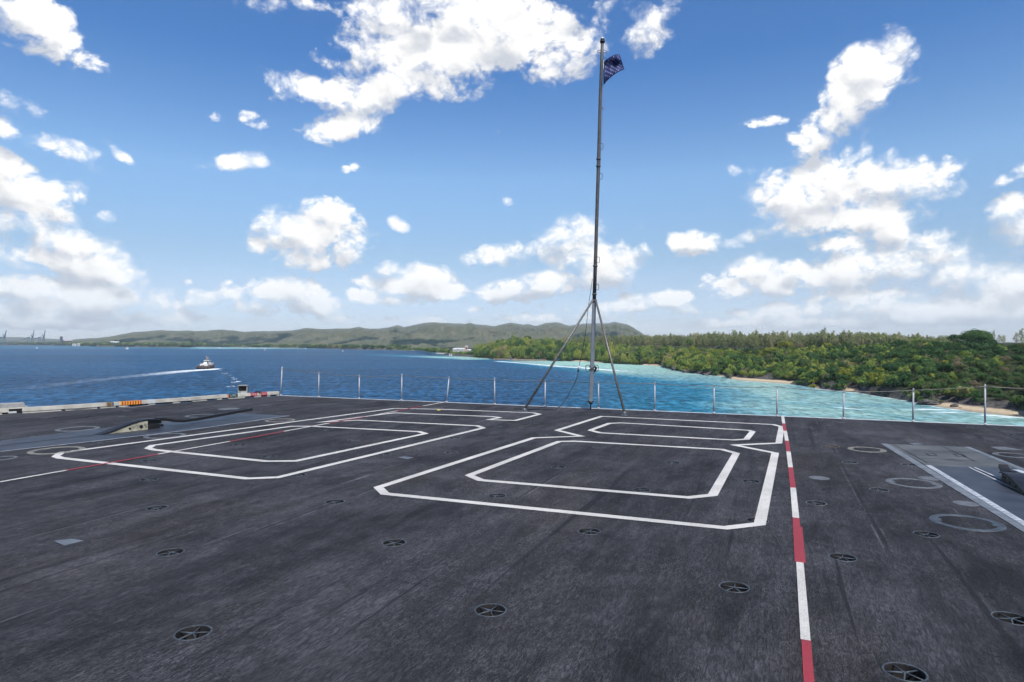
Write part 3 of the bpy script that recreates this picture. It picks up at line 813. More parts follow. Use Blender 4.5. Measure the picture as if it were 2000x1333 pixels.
panel(208, 217, mat_worn('brown patch paint', (.26, .14, .04), (.10, .06, .03), .7, 0, 12), 'painted_patch', 'rusty orange patch left of the stripes')
panel(217.5, 222, m_plate, 'painted_patch', 'blue-grey patch left of the stripes')
panel(444, 446.5, m_orange, 'painted_patch', 'narrow orange band beside the green panel')
panel(446.8, 464, m_green, 'painted_panel', 'dark green panel of the coaming with pale lettering', text='UTIL', tsize=.13)
panel(489, 502, m_redp, 'painted_panel', 'red panel of the coaming nearer the box', text='FAB', tsize=.13)
panel(509, 521.5, m_redp, 'painted_panel', 'red panel of the coaming nearer the bow corner', text='CO2', tsize=.11)
panel(17, 43, m_black, 'dark_opening', 'black recess in the coaming at the left edge of the photo', .02, .17)
coam_box(on_coam(17)+Vector((.01, -.03, 0)), on_coam(33)+Vector((.01, -.03, 0)), .03, .09, -.01, .02, m_grey, 'painted_patch', .003)

m_boxg = mat_worn('warm grey box paint', (.30, .30, .28), (.20, .20, .19), .6, 0, 7)
m_lens = mat_worn('dark glass lens', (.006, .006, .008), (.012, .01, .012), .12, 0, 5, spec=.8)
bpos = on_coam(469); broot = empty('camera_box', bpos+Vector((-.05, .42, 0)), R(14)); thing(broot, 'small grey box with a hooded window and two dark lenses behind the coaming', 'camera box')
bm = bmesh.new()
bw, bh, bdp = .19, .40, .26
front = [(-bw, 0), (bw, 0), (bw, bh), (-bw, bh)]
box(bm, (-bw, -bdp/2, .12), (bw, bdp/2, .28)); box(bm, (-bw, -bdp/2+.09, .282), (bw, bdp/2, .50)); box(bm, (-bw*1.04, -bdp/2-.03, .505), (bw*1.04, bdp/2+.02, .53))
box(bm, (bw-.035, -bdp/2, .282), (bw, -bdp/2+.088, .503)); box(bm, (-bw, -bdp/2, .282), (-bw+.02, -bdp/2+.088, .503))
bmesh.ops.bevel(bm, geom=bm.edges[:], offset=.006, segments=2)
bb = mk('housing', bm, m_boxg, broot)
bm = bmesh.new(); box(bm, (-bw+.03, -bdp/2+.082, .29), (bw-.04, -bdp/2+.0885, .495)); mk('recess', bm, m_black, broot)
for sx_ in (-.075, .07):
    bm = bmesh.new(); tube(bm, [(sx_, -bdp/2+.03, .39), (sx_, -bdp/2+.08, .39)], .055, 18); mk('lens', bm, m_lens, broot)
bm = bmesh.new(); box(bm, (-.07, -bdp/2-.004, .15), (.07, -bdp/2-.001, .225)); mk('name_plate', bm, m_bright, broot)
bm = bmesh.new(); box(bm, (bw+.002, -bdp/2+.01, .12), (bw+.03, bdp/2-.02, .49)); bmesh.ops.bevel(bm, geom=bm.edges[:], offset=.005, segments=1); mk('rear_cover', bm, m_plate, broot)
bm = bmesh.new(); box(bm, (-.05, -.05, -2.0), (.05, .05, .119)); mk('bracket', bm, hull_m, broot)
bp = on_coam(501); bm = bmesh.new(); lathe(bm, [(.001, .0), (.10, .0), (.11, .03), (.08, .055), (.03, .065), (.001, .066)], 16); box(bm, (.05, -.05, 0), (.16, .05, .05))
thing(mk('rubber_chock', bm, m_black, loc=(bp.x-.02, bp.y+.09, .191)), 'small black lump lying on the coaming between the box and the bow corner', 'chock')
bm = bmesh.new(); q = deck(-60, 809); q2 = on_coam(38)
box(bm, (0, 0, -.16), (3.4, .55, -.10)); box(bm, (0, .03, -.10), (3.3, .5, .02)); bmesh.ops.bevel(bm, geom=bm.edges[:], offset=.02, segments=2)
sl = mk('walkway_locker', bm, m_boxg); sl.location = (q2.x-3.4*.73, q2.y-3.4*.69+.42, .30); sl.rotation_euler = (0, 0, R(43))
thing(sl, 'flat grey locker lid standing behind the coaming at the left edge of the photo', 'locker')
bm = bmesh.new(); box(bm, (.1, .1, -2.2), (3.2, .45, -.161)); mk('locker_body', bm, hull_m, sl)

m_post = mat_worn('pale post paint', (.42, .42, .44), (.30, .30, .32), .55, 0, 5, .14, (.22, .10, .05))
m_wire = mat_worn('grey lifeline wire', (.20, .19, .17), (.13, .12, .11), .5, .3, 20)
POSTS = [(551,718,548,772.5,720.5),(623,728,622,776,728.5),(702,734,701,780,734.5),(785,732,784,784,733),(877,738,872,786.7,738),(966,740,966,791,741),(1065,746,1064,793.3,743.5),
         (1169,749,1169,798.5,746.5),(1279,748,1278.5,803,749),(1395,753,1394,808,753.5),(1518,756,1517.5,813,755.5),(1648,764,1647,819,764),(1784,761,1783,824,762),(1924,753,1924,830.5,755),(2062,757,2062,836,758)]
rail = empty('safety_rail', bowL); thing(rail, 'single-wire safety rail of slim pale posts along the bow edge', 'safety rail')
tips = []
for (tx, ty, bx_, by_, ry) in POSTS:
    k = (bx_-1000)/F; A0, B0 = bowL+n_*.03, bowRR+n_*.03
    t = (k*A0.y-A0.x)/((B0.x-A0.x)-k*(B0.y-A0.y)); base = A0+(B0-A0)*t
    d_ = base.y; top_ = Vector((base.x+(tx-bx_)/F*d_, d_, EYE-(ty-HY)/F*d_))
    bm = bmesh.new(); tube(bm, [base+Vector((0, 0, -.02))-base, top_-base], [.027, .023], 8)
    tall = ty < 722 or ty == 753 and tx > 1900
    tube(bm, [top_-base, top_-base+Vector((0, 0, .035))], .018, 8)
    tube(bm, [Vector((0, 0, -.02)), Vector((0, 0, .05))], .045, 8)
    o = mk('post', bm, m_post, rail); o.location = base-bowL
    tips.append(Vector((top_.x, top_.y-.045, EYE-(ry-HY)/F*d_)))
for i in range(len(tips)-1):
    a, c = tips[i], tips[i+1]
    pts = [a.lerp(c, t)-Vector((0, 0, .035*4*t*(1-t)*(.4 if i in (0, 12) else 1))) for t in [j/8 for j in range(9)]]
    bm = bmesh.new(); tube(bm, pts, .0105, 6); reparent(mk('wire', bm, m_wire), rail)

# ================================================================== FLAGPOLE AND FLAG
m_pole_lo = mat_worn('grey pole paint', (.145, .165, .19), (.11, .125, .15), .5, 0, 4)
m_pole_up = mat_worn('weathered dark pole', (.09, .085, .085), (.045, .043, .045), .6, .1, 9, .25, (.16, .15, .15))
m_leg = mat_worn('scratched leg steel', (.17, .16, .15), (.08, .075, .07), .5, .4, 14, .34, (.42, .42, .42))
pb = deck(1153, 800.5); PD = pb.y
pole = empty('flagpole', pb); thing(pole, 'tall dark flagpole leaning slightly right, braced by two legs at the bow', 'flagpole')
def pp(px, py, d=None): return atd(px, py, d or PD)-pb
def pole_at(py):      # centre line of the pole
    ys = [800, 785, 700, 587, 350, 200, 77]; xs = [1153.6, 1153.8, 1157, 1160.6, 1168, 1172.2, 1176.6]
    return float(np.interp(-py, [-y for y in ys], xs))
bm = bmesh.new(); tube(bm, [pp(pole_at(784), 784), pp(pole_at(700), 700), pp(pole_at(590), 590)], [.092, .092, .088], 4, cap=True)
for f in bm.faces: f.smooth = False
bmesh.ops.bevel(bm, geom=[e for e in bm.edges if e.calc_length() > .4], offset=.012, segments=2)
mk('lower_pole', bm, m_pole_lo, pole)
bm = bmesh.new(); ys = [589.9, 500, 400, 300, 200, 120, 82]; tube(bm, [pp(pole_at(y), y) for y in ys], [.066, .064, .062, .060, .058, .056, .055], 12); mk('upper_pole', bm, m_pole_up, pole)
bm = bmesh.new()
for y in (311, 325, 588, 520, 575):
    tube(bm, [pp(pole_at(y)-.0, y+1.5), pp(pole_at(y), y-1.5)], .078 if y < 580 else .095, 12)
    tube(bm, [pp(pole_at(y)-4.7, y), pp(pole_at(y)+4.7, y)], .014, 6)
mk('collar', bm, m_pole_up, pole)
bm = bmesh.new(); tube(bm, [pp(1153.6, 800.5), pp(1153.7, 789)], .022, 8); tube(bm, [pp(1153.7, 789.5), pp(1153.8, 784.2)], .07, 10); box(bm, (-.11, -.05, .26), (.11, .05, .31)); box(bm, (-.10, -.10, -.001), (.10, .10, .012))
mk('foot', bm, m_black, pole)
apex = pp(pole_at(585), 585)
for (lx, ly, ax_) in ((1024.5, 805, 1158), (1219.5, 812, 1163)):
    b_ = deck(lx, ly)-pb; a2 = pp(ax_, 586)+Vector((0, -.06, 0))
    bm = bmesh.new(); tube(bm, [b_+Vector((0, 0, .10)), a2], [.040, .036], 10); o = mk('leg', bm, m_leg, pole)
    bm = bmesh.new(); tube(bm, [b_+Vector((0, 0, .0)), b_+Vector((0, 0, .13))], [.05, .045], 8); lathe(bm, [(.11, 0), (.11, .02), (.03, .03)], 12, 0, b_); tube(bm, [b_+Vector((-.08, 0, .09)), b_+Vector((.08, 0, .09))], .02, 6)
    mk('foot_bracket', bm, m_plate, o)
bm = bmesh.new()
def loop(px0, px1, py0, py1, r_=.009):
    P = [pp(px0, py0), pp(px1-1, py0), pp(px1, py0+1), pp(px1, py1-1), pp(px1-1, py1), pp(px0, py1)]
    tube(bm, P, r_, 6)
for y in (286.5, 344.8, 508, 561): loop(pole_at(y)+2.5, pole_at(y)+8, y-5.5, y+5.5)
mk('rope_loop', bm, m_black, pole)
bm = bmesh.new()
for (y, s_) in ((101, -1), (101, 1)): tube(bm, [pp(pole_at(y)+2*s_, y-2.5), pp(pole_at(y)+8*s_, y-2.5), pp(pole_at(y)+9.3*s_, y), pp(pole_at(y)+8*s_, y+2.5), pp(pole_at(y)+2*s_, y+2.5)], .009, 6)
tube(bm, [pp(pole_at(115), 113.5), pp(1183, 113.5), pp(1184, 116), pp(1184, 122)], .008, 6)
mk('top_loop', bm, m_black, pole)
bm = bmesh.new()
for s_ in (-1, 1):
    c = pole_at(719.5)
    tube(bm, [pp(c+3*s_, 717), pp(c+5*s_, 716.5), pp(c+5.3*s_, 713.5), pp(c+9*s_, 713.5), pp(c+12*s_, 715), pp(c+12*s_, 724), pp(c+9*s_, 726), pp(c+5.5*s_, 725.5), pp(c+5*s_, 722.5), pp(c+3*s_, 722)], .013, 6)
tube(bm, [pp(1160, 716)+Vector((0, -.1, 0)), pp(1163.5, 719)+Vector((0, -.1, 0)), pp(1161.5, 724)+Vector((0, -.1, 0)), pp(1160, 727)+Vector((0, -.1, 0))], [.03, .045, .04, .02], 8)
tube(bm, [pp(1150, 723)+Vector((0, -.11, 0)), pp(1157, 719)+Vector((0, -.115, 0)), pp(1163, 716)+Vector((0, -.11, 0))], .014, 6)
mk('cleat', bm, m_black, pole)
bm = bmesh.new(); tube(bm, [pp(1176.6, 83.5), pp(1176.7, 80)], .088, 14); tube(bm, [pp(1176.7, 79.8), pp(1176.8, 76.5)], .072, 14); mk('cap', bm, m_black, pole)
m_glass, gg, bb_ = new_mat('lamp glass'); bb_.inputs['Base Color'].default_value = (.85, .9, .9, 1); bb_.inputs['Roughness'].default_value = .08; bb_.inputs['Specular IOR Level'].default_value = 1
bm = bmesh.new(); lathe(bm, [(.001, .065), (.025, .055), (.035, .03), (.032, 0)], 12, 0, pp(1176.9, 76.4)); mk('lamp', bm, m_glass, pole, smooth=True)
bm = bmesh.new(); tube(bm, [pp(1179.2, 166, PD-.02), pp(1176.8, 230), pp(1175.5, 260), pp(1172, 330), pp(pole_at(420)+3, 420)], .006, 5); tube(bm, [pp(1177.7, 209), pp(1177.6, 214)], .022, 6)
mk('halyard', bm, m_wire, pole)
bm = bmesh.new()
tube(bm, [pp(1157, 545), pp(1153.5, 570), pp(1149, 600), pp(1145, 640), pp(1139, 680), pp(1131, 716)], .0085, 6)
tube(bm, [pp(1129, 727), pp(1127, 738), pp(1121, 752), pp(1110, 772), pp(1097, 789)-Vector((0, .3, 0)), deck(1084, 802)-pb+Vector((0, 0, .012)), deck(1050, 801)-pb+Vector((0, 0, .012)), deck(1004, 799.5)-pb+Vector((0, 0, .012))], .013, 6)
mk('cable', bm, m_black, pole)
m_tape = mat_worn('white tape', (.7, .66, .68), (.5, .45, .48), .6, 0, 20)
bm = bmesh.new(); tube(bm, [pp(1131, 715), pp(1129.7, 721)], .035, 8); tube(bm, [pp(1129.7, 721.5), pp(1129, 727)], .03, 8, 1); mk('connector', bm, [m_tape, m_black], pole)

m_flag, g, b = new_mat('navy flag cloth'); g.put(b.inputs['Base Color'], g.mix(g.noise(obj_co(g), 6, 3).outputs[0], (.002, .008, .065), (.004, .015, .11))); b.inputs['Roughness'].default_value = .8
m_star, g, b = new_mat('white flag star'); b.inputs['Base Color'].default_value = (.62, .66, .76, 1); b.inputs['Roughness'].default_value = .8
hz_t, hz_b = atd(1179, 121, PD-.02), atd(1179.5, 166, PD-.02)
def flag_pt(u, v, off=0.0):
    """u along the fly, v down the hoist"""
    # outline traced: top edge rises then droops; fly end hangs at an angle; depth wave gives the folds
    tx = 1179+u*30+6*math.sin(u*2.2)*.3; ty = 121-14.5*math.sin(min(u*1.25, 1)*1.5)+2*max(u-.8, 0)*10*.15
    ex = 1179.6+u*40; ey = 166-30*u**.85-3*math.sin(u*3.14)
    px_ = tx*(1-v)+ex*v; py_ = ty*(1-v)+ey*v
    dz = .30*u-.13*math.sin(u*8+v*2.5)-.07*math.sin(u*4-v*7)
    return atd(px_, py_, PD-.02+dz+off)
fl = []; FU, FV = 30, 22; fv = []; ff_ = []
for j in range(FV+1):
    for i in range(FU+1): fv.append(flag_pt(i/FU, j/FV)-hz_t)
for j in range(FV):
    for i in range(FU): k = j*(FU+1)+i; ff_.append((k, k+1, k+FU+2, k+FU+1))
flag = np_mesh('flag', [tuple(p) for p in fv], ff_, m_flag, smooth=True); flag.location = hz_t
thing(flag, 'dark blue flag with rows of white stars flying near the top of the pole', 'flag')
md = flag.modifiers.new('thickness', 'SOLIDIFY'); md.thickness = .006; md.offset = 0
bm = bmesh.new()
rows = [(6 if r_ % 2 == 0 else 5) for r_ in range(9)]
for r_, n__ in enumerate(rows):
    for c in range(n__):
        u0 = ((c+.5)/6 if n__ == 6 else (c+1)/6)*.94+.03; v0 = (r_+.5)/9*.92+.04
        for off in (-.008, .008):
            ctr = bm.verts.new(flag_pt(u0, v0, off)-hz_t); pr_ = []
            for k in range(10):
                rr = (.020 if k % 2 == 0 else .008); a = math.pi/2+k*math.pi/5
                pr_.append(bm.verts.new(flag_pt(min(max(u0+rr*math.cos(a)*1.2, 0), 1), v0-rr*math.sin(a)*1.5, off)-hz_t))
            for k in range(10): bm.faces.new((ctr, pr_[k], pr_[(k+1) % 10]))
mk('stars', bm, m_star, flag)
bm = bmesh.new(); tube(bm, [atd(1178.6, 119, PD-.02)-hz_t, atd(1179, 168, PD-.02)-hz_t], .012, 6); mk('hoist_band', bm, m_letter, flag)
# yellow tag lying on the deck near the 6
m_tag, g, b = new_mat('yellow plastic'); b.inputs['Base Color'].default_value = (.65, .50, .03, 1)
bm = bmesh.new(); p = deck(856.5, 802)
lathe(bm, [(.001, .0), (.05, .0), (.045, .05), (.02, .075), (.001, .08)], 10); tube(bm, [(.04, 0, .02), (.12, .02, .02)], .015, 6); tube(bm, [(-.04, 0, .02), (-.10, -.02, .03)], .012, 6)
bmesh.ops.scale(bm, vec=(.6, .6, .6), verts=bm.verts)
thing(mk('yellow_fitting', bm, m_tag, loc=p), 'tiny bright yellow fitting on the top line of the painted 6', 'fitting')

# ================================================================== SEA
KS = F*(EYE-SEA)                                        # depth = KS/(row-HY)
SHORE = [(660,2032),(776,1625),(802,1480),(820,1400),(840,1161),(870,1060),(907,981),(960,849),(964,825),(1065,769),(1095,749),(1140,739),(1200,662),(1265,618),(1295,593),(1312,527),(1337,478),(1375,441),(1417,418),
         (1422,395),(1450,374),(1500,358),(1550,343),(1600,309),(1675,286),(1722,266),(1787,241),(1832,224),(1900,208),(1962,198),(2000,193),(2100,172),(2300,150),(2700,125),(3400,110)]
SX = np.array([p[0] for p in SHORE], float); SD = np.array([p[1] for p in SHORE], float)
def shore_d(px): return np.interp(px, SX, SD)
azd = np.concatenate([np.arange(-180, -62, 2.0), np.arange(-62, 62, .13), np.arange(62, 180.1, 2.0)])
rad = np.concatenate([[3, 10, 25, 50, 80, 110, 140, 160], KS/(np.arange(845, 671.8, -.75)-HY), [8400]])
Aa, Rr_ = np.meshgrid(np.radians(azd), rad); X = Rr_*np.sin(Aa); Y = Rr_*np.cos(Aa)
Yp = np.maximum(Y, 1.0); PX = 1000+F*X/Yp; PY = HY+KS/Yp; front = Y > 5
yb = np.interp(PX, [870, 960, 1010, 1060, 1110, 1160, 1210, 1260, 1310, 1360, 1400, 1450, 1500, 1600, 1800], [698, 704, 708.5, 714.5, 721, 727, 733, 738, 743, 748, 754, 768, 790, 850, 1000])
wob = (fbm(X/60, Y/60, 3)-.5)
soft = np.interp(PX, [900, 1200, 1500], [1.5, 5, 25])
bright = 1/(1+np.exp(-np.clip((yb+wob*14-PY)/soft, -20, 20)))*np.interp(PX, [835, 905], [0, 1])
teal = np.interp(PX+wob*120, [1000, 1100, 1200, 1300, 1400, 1500, 1700, 1900], [0, .06, .18, .28, .40, .56, .62, .44])*np.where(PY > yb-5, 1, 1)
s_ = np.maximum(bright*.92, teal)
s_ = np.where(PX > 1480, np.interp(PX, [1480, 1560], [0, 1])*np.minimum(s_, .60+.25*np.clip((shore_d(PX)*1.22-Y)/ -40+1, 0, 1)) + np.interp(PX, [1480, 1560], [1, 0])*s_, s_)
s_ = np.maximum(s_, .30*np.exp(-((PY-716)/5)**2)*np.exp(-((PX-1080)/70)**2))
s_ = np.maximum(s_, np.exp(-((PY-680.3-wob*2)/1.9)**2)*np.interp(PX, [340, 390, 660, 760], [.25, .75, .7, .1]))
s_ = np.maximum(s_, np.exp(-((PY-np.interp(PX, [700, 860, 960], [692, 698.5, 700.5])+wob)/2.2)**2)*np.interp(PX, [690, 820, 870, 955, 980], [.1, .55, .95, .95, 0]))
s_ = np.maximum(s_, .22*np.exp(-((PY-677.5)/3)**2)*np.interp(PX, [-300, 200, 380], [.6, 1, 1]))
s_ = np.where(front, s_, .0)
foam = np.zeros_like(X)
def seg_dist(xa, ya, pts, wds):
    best = np.full(X.shape, 9.0); 
    P = [sea(*p) for p in pts]
    for i in range(len(P)-1):
        (x0, y0), (x1, y1) = P[i], P[i+1]; dx, dy = x1-x0, y1-y0
        t = np.clip(((X-x0)*dx+(Y-y0)*dy)/(dx*dx+dy*dy), 0, 1)
        d = np.hypot(X-x0-dx*t, Y-y0-dy*t)/(wds[i]*(1-t)+wds[i+1]*t)
        best = np.minimum(best, d)
    return best
d = seg_dist(0, 0, [(421,720.5),(400,722.5),(360,725),(300,731),(220,739),(120,750),(0,763),(-150,785)], [6, 11, 13, 14, 15, 16, 17, 18])
foam = np.maximum(foam, np.clip(1.25-d, 0, 1)*np.interp(PX, [0, 60, 260, 350, 421], [.20, .24, .34, .72, 1.3]))
d = seg_dist(0, 0, [(972,706),(1000,708.2),(1040,711.5),(1090,716),(1140,719),(1200,724),(1260,728)], [8, 7, 6, 7, 7, 7, 8])
foam = np.maximum(foam, np.clip(1.3-d, 0, 1)*np.interp(PX, [970, 1000, 1150, 1200, 1270], [.9, .75, .95, .75, .0]))
d = seg_dist(0, 0, [(1480,778),(1560,788),(1640,797),(1680,800),(1740,812),(1830,822)], [1.2, 1.5, 2.2, 2.0, 1.5, 1])
foam = np.maximum(foam, np.clip(1.2-d, 0, 1)*np.exp(-((PX-1655)/28)**2)*.9)
for (fx, fy, fw) in ((1812, 800, 3), (1850, 806, 2.4), (1880, 801, 2.5), (1940, 812, 2.2), (1400, 731, 4), (1360, 728, 4), (1975, 815, 2.5)):
    x0, y0 = sea(fx, fy); foam = np.maximum(foam, .75*np.clip(1.3-np.hypot((X-x0)/fw/3.0, (Y-y0)/fw), 0, 1))
dshore = (shore_d(PX)-Y)
foam = np.maximum(foam, np.where(front & (PX > 1250), np.clip(1-np.abs(dshore-2.0)/np.interp(PX, [1250, 2000], [7, 2.2]), 0, 1)*.62, 0))
wave = np.clip(1.1-seg_dist(0, 0, [(1450,774),(1560,790),(1640,798),(1700,805),(1800,824)], [2, 2.6, 3, 3, 2]), 0, 1)
m_sea, g, b = new_mat('sea water')
co = geo_pos(g)
sh = g.n('ShaderNodeAttribute', attribute_name='shallow').outputs['Fac']
fo = g.n('ShaderNodeAttribute', attribute_name='foam').outputs['Fac']
wv_ = g.n('ShaderNodeAttribute', attribute_name='swell').outputs['Fac']
patch = g.noise(g.mapping(co, scale=(.012, .03, 1)), 1.0, 5, .62, .5).outputs[0]
gust = g.noise(g.mapping(co, scale=(.0015, .008, 1)), 1.0, 4, .55, .3).outputs[0]
shv = g.math('ADD', sh, g.math('MULTIPLY', g.math('SUBTRACT', patch, .5), g.math('MULTIPLY', g.rng(sh, .04, .3), .42)))
deep = g.mix(g.rng(gust, .38, .62), (.003, .034, .084), (.006, .062, .140))
deep = g.mix(g.rng(patch, .35, .65, 0, .5), deep, (.004, .045, .110))
c1 = g.mix(g.rng(shv, .03, .45), deep, (.012, .14, .22))
c2 = g.mix(g.rng(shv, .38, .66), c1, (.21, .34, .31))
c3 = g.mix(g.rng(shv, .72, 1.0), c2, (.30, .50, .42))
c3 = g.mix(g.math('MULTIPLY', wv_, .55), c3, (.02, .16, .19))
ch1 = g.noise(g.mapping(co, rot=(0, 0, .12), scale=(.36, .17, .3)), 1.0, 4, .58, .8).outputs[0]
ch2 = g.noise(g.mapping(co, rot=(0, 0, .3), scale=(.9, .6, 1)), 1.0, 3, .6, .4).outputs[0]
sw = g.noise(g.mapping(co, rot=(0, 0, .2), scale=(.03, .07, 1)), 1.0, 4, .55).outputs[0]
# wave light and shade put into the water colour: lighter crests, darker troughs
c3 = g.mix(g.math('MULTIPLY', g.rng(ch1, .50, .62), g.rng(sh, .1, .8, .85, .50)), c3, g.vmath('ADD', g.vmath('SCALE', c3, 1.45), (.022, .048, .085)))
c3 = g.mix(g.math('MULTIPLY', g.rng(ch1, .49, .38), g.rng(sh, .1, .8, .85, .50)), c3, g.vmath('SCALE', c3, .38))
caps = g.noise(g.mapping(co, rot=(0, 0, .35), scale=(.10, .30, 1)), 1.0, 8, .70, .9).outputs[0]
capm = g.math('MULTIPLY', g.rng(caps, .735, .775), g.rng(gust, .42, .58, .3, 1))
fn = g.noise(g.mapping(co, scale=(.35, .5, 1)), 1.0, 7, .72, .6).outputs[0]
fm = g.rng(g.math('ADD', fo, g.math('MULTIPLY', g.math('SUBTRACT', fn, .5), 1.7)), .28, .90)
fm = g.math('MAXIMUM', g.math('MULTIPLY', fm, g.rng(fo, .02, .15)), capm)
c3 = g.mix(g.math('MULTIPLY', fm, .92), c3, (.75, .79, .80))
g.put(b.inputs['Base Color'], c3)
g.put(b.inputs['Roughness'], g.rng(fm, 0, 1, .28, .8)); b.inputs['IOR'].default_value = 1.12
g.put(b.inputs['Specular IOR Level'], g.rng(fm, 0, 1, .03, .1))
bh_ = g.math('ADD', g.math('MULTIPLY', ch1, 1.0), g.math('ADD', g.math('MULTIPLY', ch2, .22), g.math('MULTIPLY', sw, 2.2)))
g.put(b.inputs['Normal'], g.bump(bh_, 1.0, 1.4))
Vv = np.stack([X, Y, np.full_like(X, SEA)], -1).reshape(-1, 3); na, ne = len(azd), len(rad)
I = (np.arange(ne-1)[:, None]*na+np.arange(na-1)[None, :]).ravel()
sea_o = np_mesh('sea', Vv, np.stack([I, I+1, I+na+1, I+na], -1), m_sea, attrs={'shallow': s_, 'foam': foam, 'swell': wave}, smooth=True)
struct(sea_o)

# ================================================================== FAR HILLS AND COAST
m_hill, g, b = new_mat('far hillside')
co = geo_pos(g); hz = g.n('ShaderNodeSeparateXYZ', i_0=co).outputs[2]
hn = g.noise(g.mapping(co, scale=(.0035, .0022, .01)), 1.0, 7, .62, .8).outputs[0]
hw = g.noise(g.mapping(co, scale=(.02, .006, .03)), 1.0, 6, .75).outputs[0]
hp = g.noise(g.mapping(co, scale=(.0022, .0012, .004), loc=(3, 1, 0)), 1.0, 4, .6, 1.0).outputs[0]
tree = g.mix(g.rng(hw, .35, .65), (.007, .026, .024), (.035, .068, .052))
grass = g.mix(g.rng(hw, .3, .7), (.095, .128, .078), (.225, .212, .14))
ra = g.n('ShaderNodeAttribute', attribute_name='ridge').outputs['Fac']
mixf = g.rng(g.math('ADD', g.math('ADD', hn, g.math('MULTIPLY', hz, .0012)), g.math('MULTIPLY', g.math('SUBTRACT', ra, .74), 1.5)), .555, .645)  # woods gather in the ravines; their dark colour also paints in relief shade
c = g.mix(mixf, tree, grass)
c = g.mix(g.math('MULTIPLY', g.rng(hp, .60, .68), g.rng(hz, 20, 70)), c, (.12, .085, .075))
c = g.mix(g.rng(hz, -18.5, -20.2), c, (.42, .38, .28))
g.put(b.inputs['Base Color'], c); b.inputs['Roughness'].default_value = .95; b.inputs['Specular IOR Level'].default_value = .1
g.put(b.inputs['Normal'], g.bump(hw, 1.0, 60.0))
def profile_mesh(name, px, d0, d1, ysky, low, rows, amp, seed, extra=(1.15, 1.6), pw=1.5):
    T = np.concatenate([np.linspace(0, 1, rows), extra]); PXg, Tg = np.meshgrid(px, T)
    D0, D1 = np.interp(PXg, *d0), np.interp(PXg, *d1); D = D0+(D1-D0)*Tg
    zr = EYE-(np.interp(PXg, *ysky)-HY)/F*D1
    zl = SEA+low
    Xw = (PXg-1000)/F*D; Yw = D
    t = np.clip(Tg, 0, 1)
    rid = 1-np.abs(fbm(Xw/230+fbm(Xw/500, Yw/500, seed+4, 2)*1.2, Yw/520, seed, 6)*2-1)
    z = zl+(zr-zl)*(t**pw)+(rid-.62)*amp*np.sin(np.pi*np.clip(t, 0, 1))*np.clip((zr-zl)/90, .1, 1.6)
    z = z+(fbm(Xw/24, Yw/24, seed+9, 3)-.5)*np.interp(t, [0, .03, .5, 1], [0, 10, 10, 7])+(fbm(Xw/130, Yw/130, seed+5, 4)-.5)*np.interp(t, [0, .1, 1], [0, 16, 20])*np.clip((zr-zl)/120, .15, 1)
    cap = EYE+(HY-np.interp(PXg, *ysky))/F*D-(1-t)*14+(fbm(Xw/60, Yw/60, seed+2, 3)-.5)*6*np.clip((zr-zl)/120, .1, 1)
    z = np.where((z > cap-8) & (t < .97), cap-8+8*np.tanh((z-cap+8)/8), z)
    z = np.where(Tg <= 0, SEA-.6, z); z = np.where(Tg > 1, zl+(zr-zl)*np.interp(Tg, [1, 1.15, 1.6], [1, .75, 0]), z)
    n = len(px); I = (np.arange(len(T)-1)[:, None]*n+np.arange(n-1)[None, :]).ravel()
    return np_mesh(name, np.stack([Xw, Yw, z], -1).reshape(-1, 3), np.stack([I, I+1, I+n+1, I+n], -1), m_hill, smooth=True, attrs={'ridge': rid})
SKY = [(-500,664),(-200,665),(60,668.5),(125,667),(138,665),(150,663),(190,661),(215,658),(240,654),(262,650),(285,647.5),(300,647),(330,647.3),(360,646.8),(400,647),(440,645),(475,648),(490,647.5),(530,648),(570,646.5),(600,642),(610,641.5),(625,643),(650,643.5),
       (660,642),(680,642),(700,639),(715,642),(740,643),(760,640),(775,636),(790,640),(800,638),(825,632.5),(850,629.5),(860,631),(882,632.5),(907,634),(917,630.5),(927,634.5),(950,636),(965,637.5),(975,635),(987,632.5),(997,631),(1007,633),(1020,636),(1032,635),(1050,637.5),
       (1065,632.5),(1085,630.5),(1095,632.5),(1105,636),(1112,637.5),(1125,635),(1150,633),(1175,633.5),(1192,632.5),(1202,631),(1225,634),(1237,640),(1250,649),(1260,656),(1275,664),(1310,667),(1420,668)]
SKY = (np.array([p[0] for p in SKY], float), np.array([p[1] for p in SKY], float))
struct(profile_mesh('hills', np.arange(-420, 1421, 1.3), ([-420,0,100,200,370,380,480,640,776,820,1420],[4700,4180,3900,2900,2470,2800,2600,2050,1700,1650,1650]),
       ([-420,0,200,450,660,760,1260,1420],[6000,5400,5000,5200,6000,7000,6600,6500]), SKY, 6, 220, 175, 5, pw=1.5), label='green and tan hills across the bay')
struct(profile_mesh('far_hills', np.arange(-1400, 420, 5.0), ([-1400,420],[6000,6600]), ([-1400,420],[6600,7600]),
       ([-1400,-300,0,40,80,120,170,300,420],[656,655,658.5,659.5,661,663,665,668,669]), 5, 14, 60, 8), label='faint low ridge on the horizon at the left')

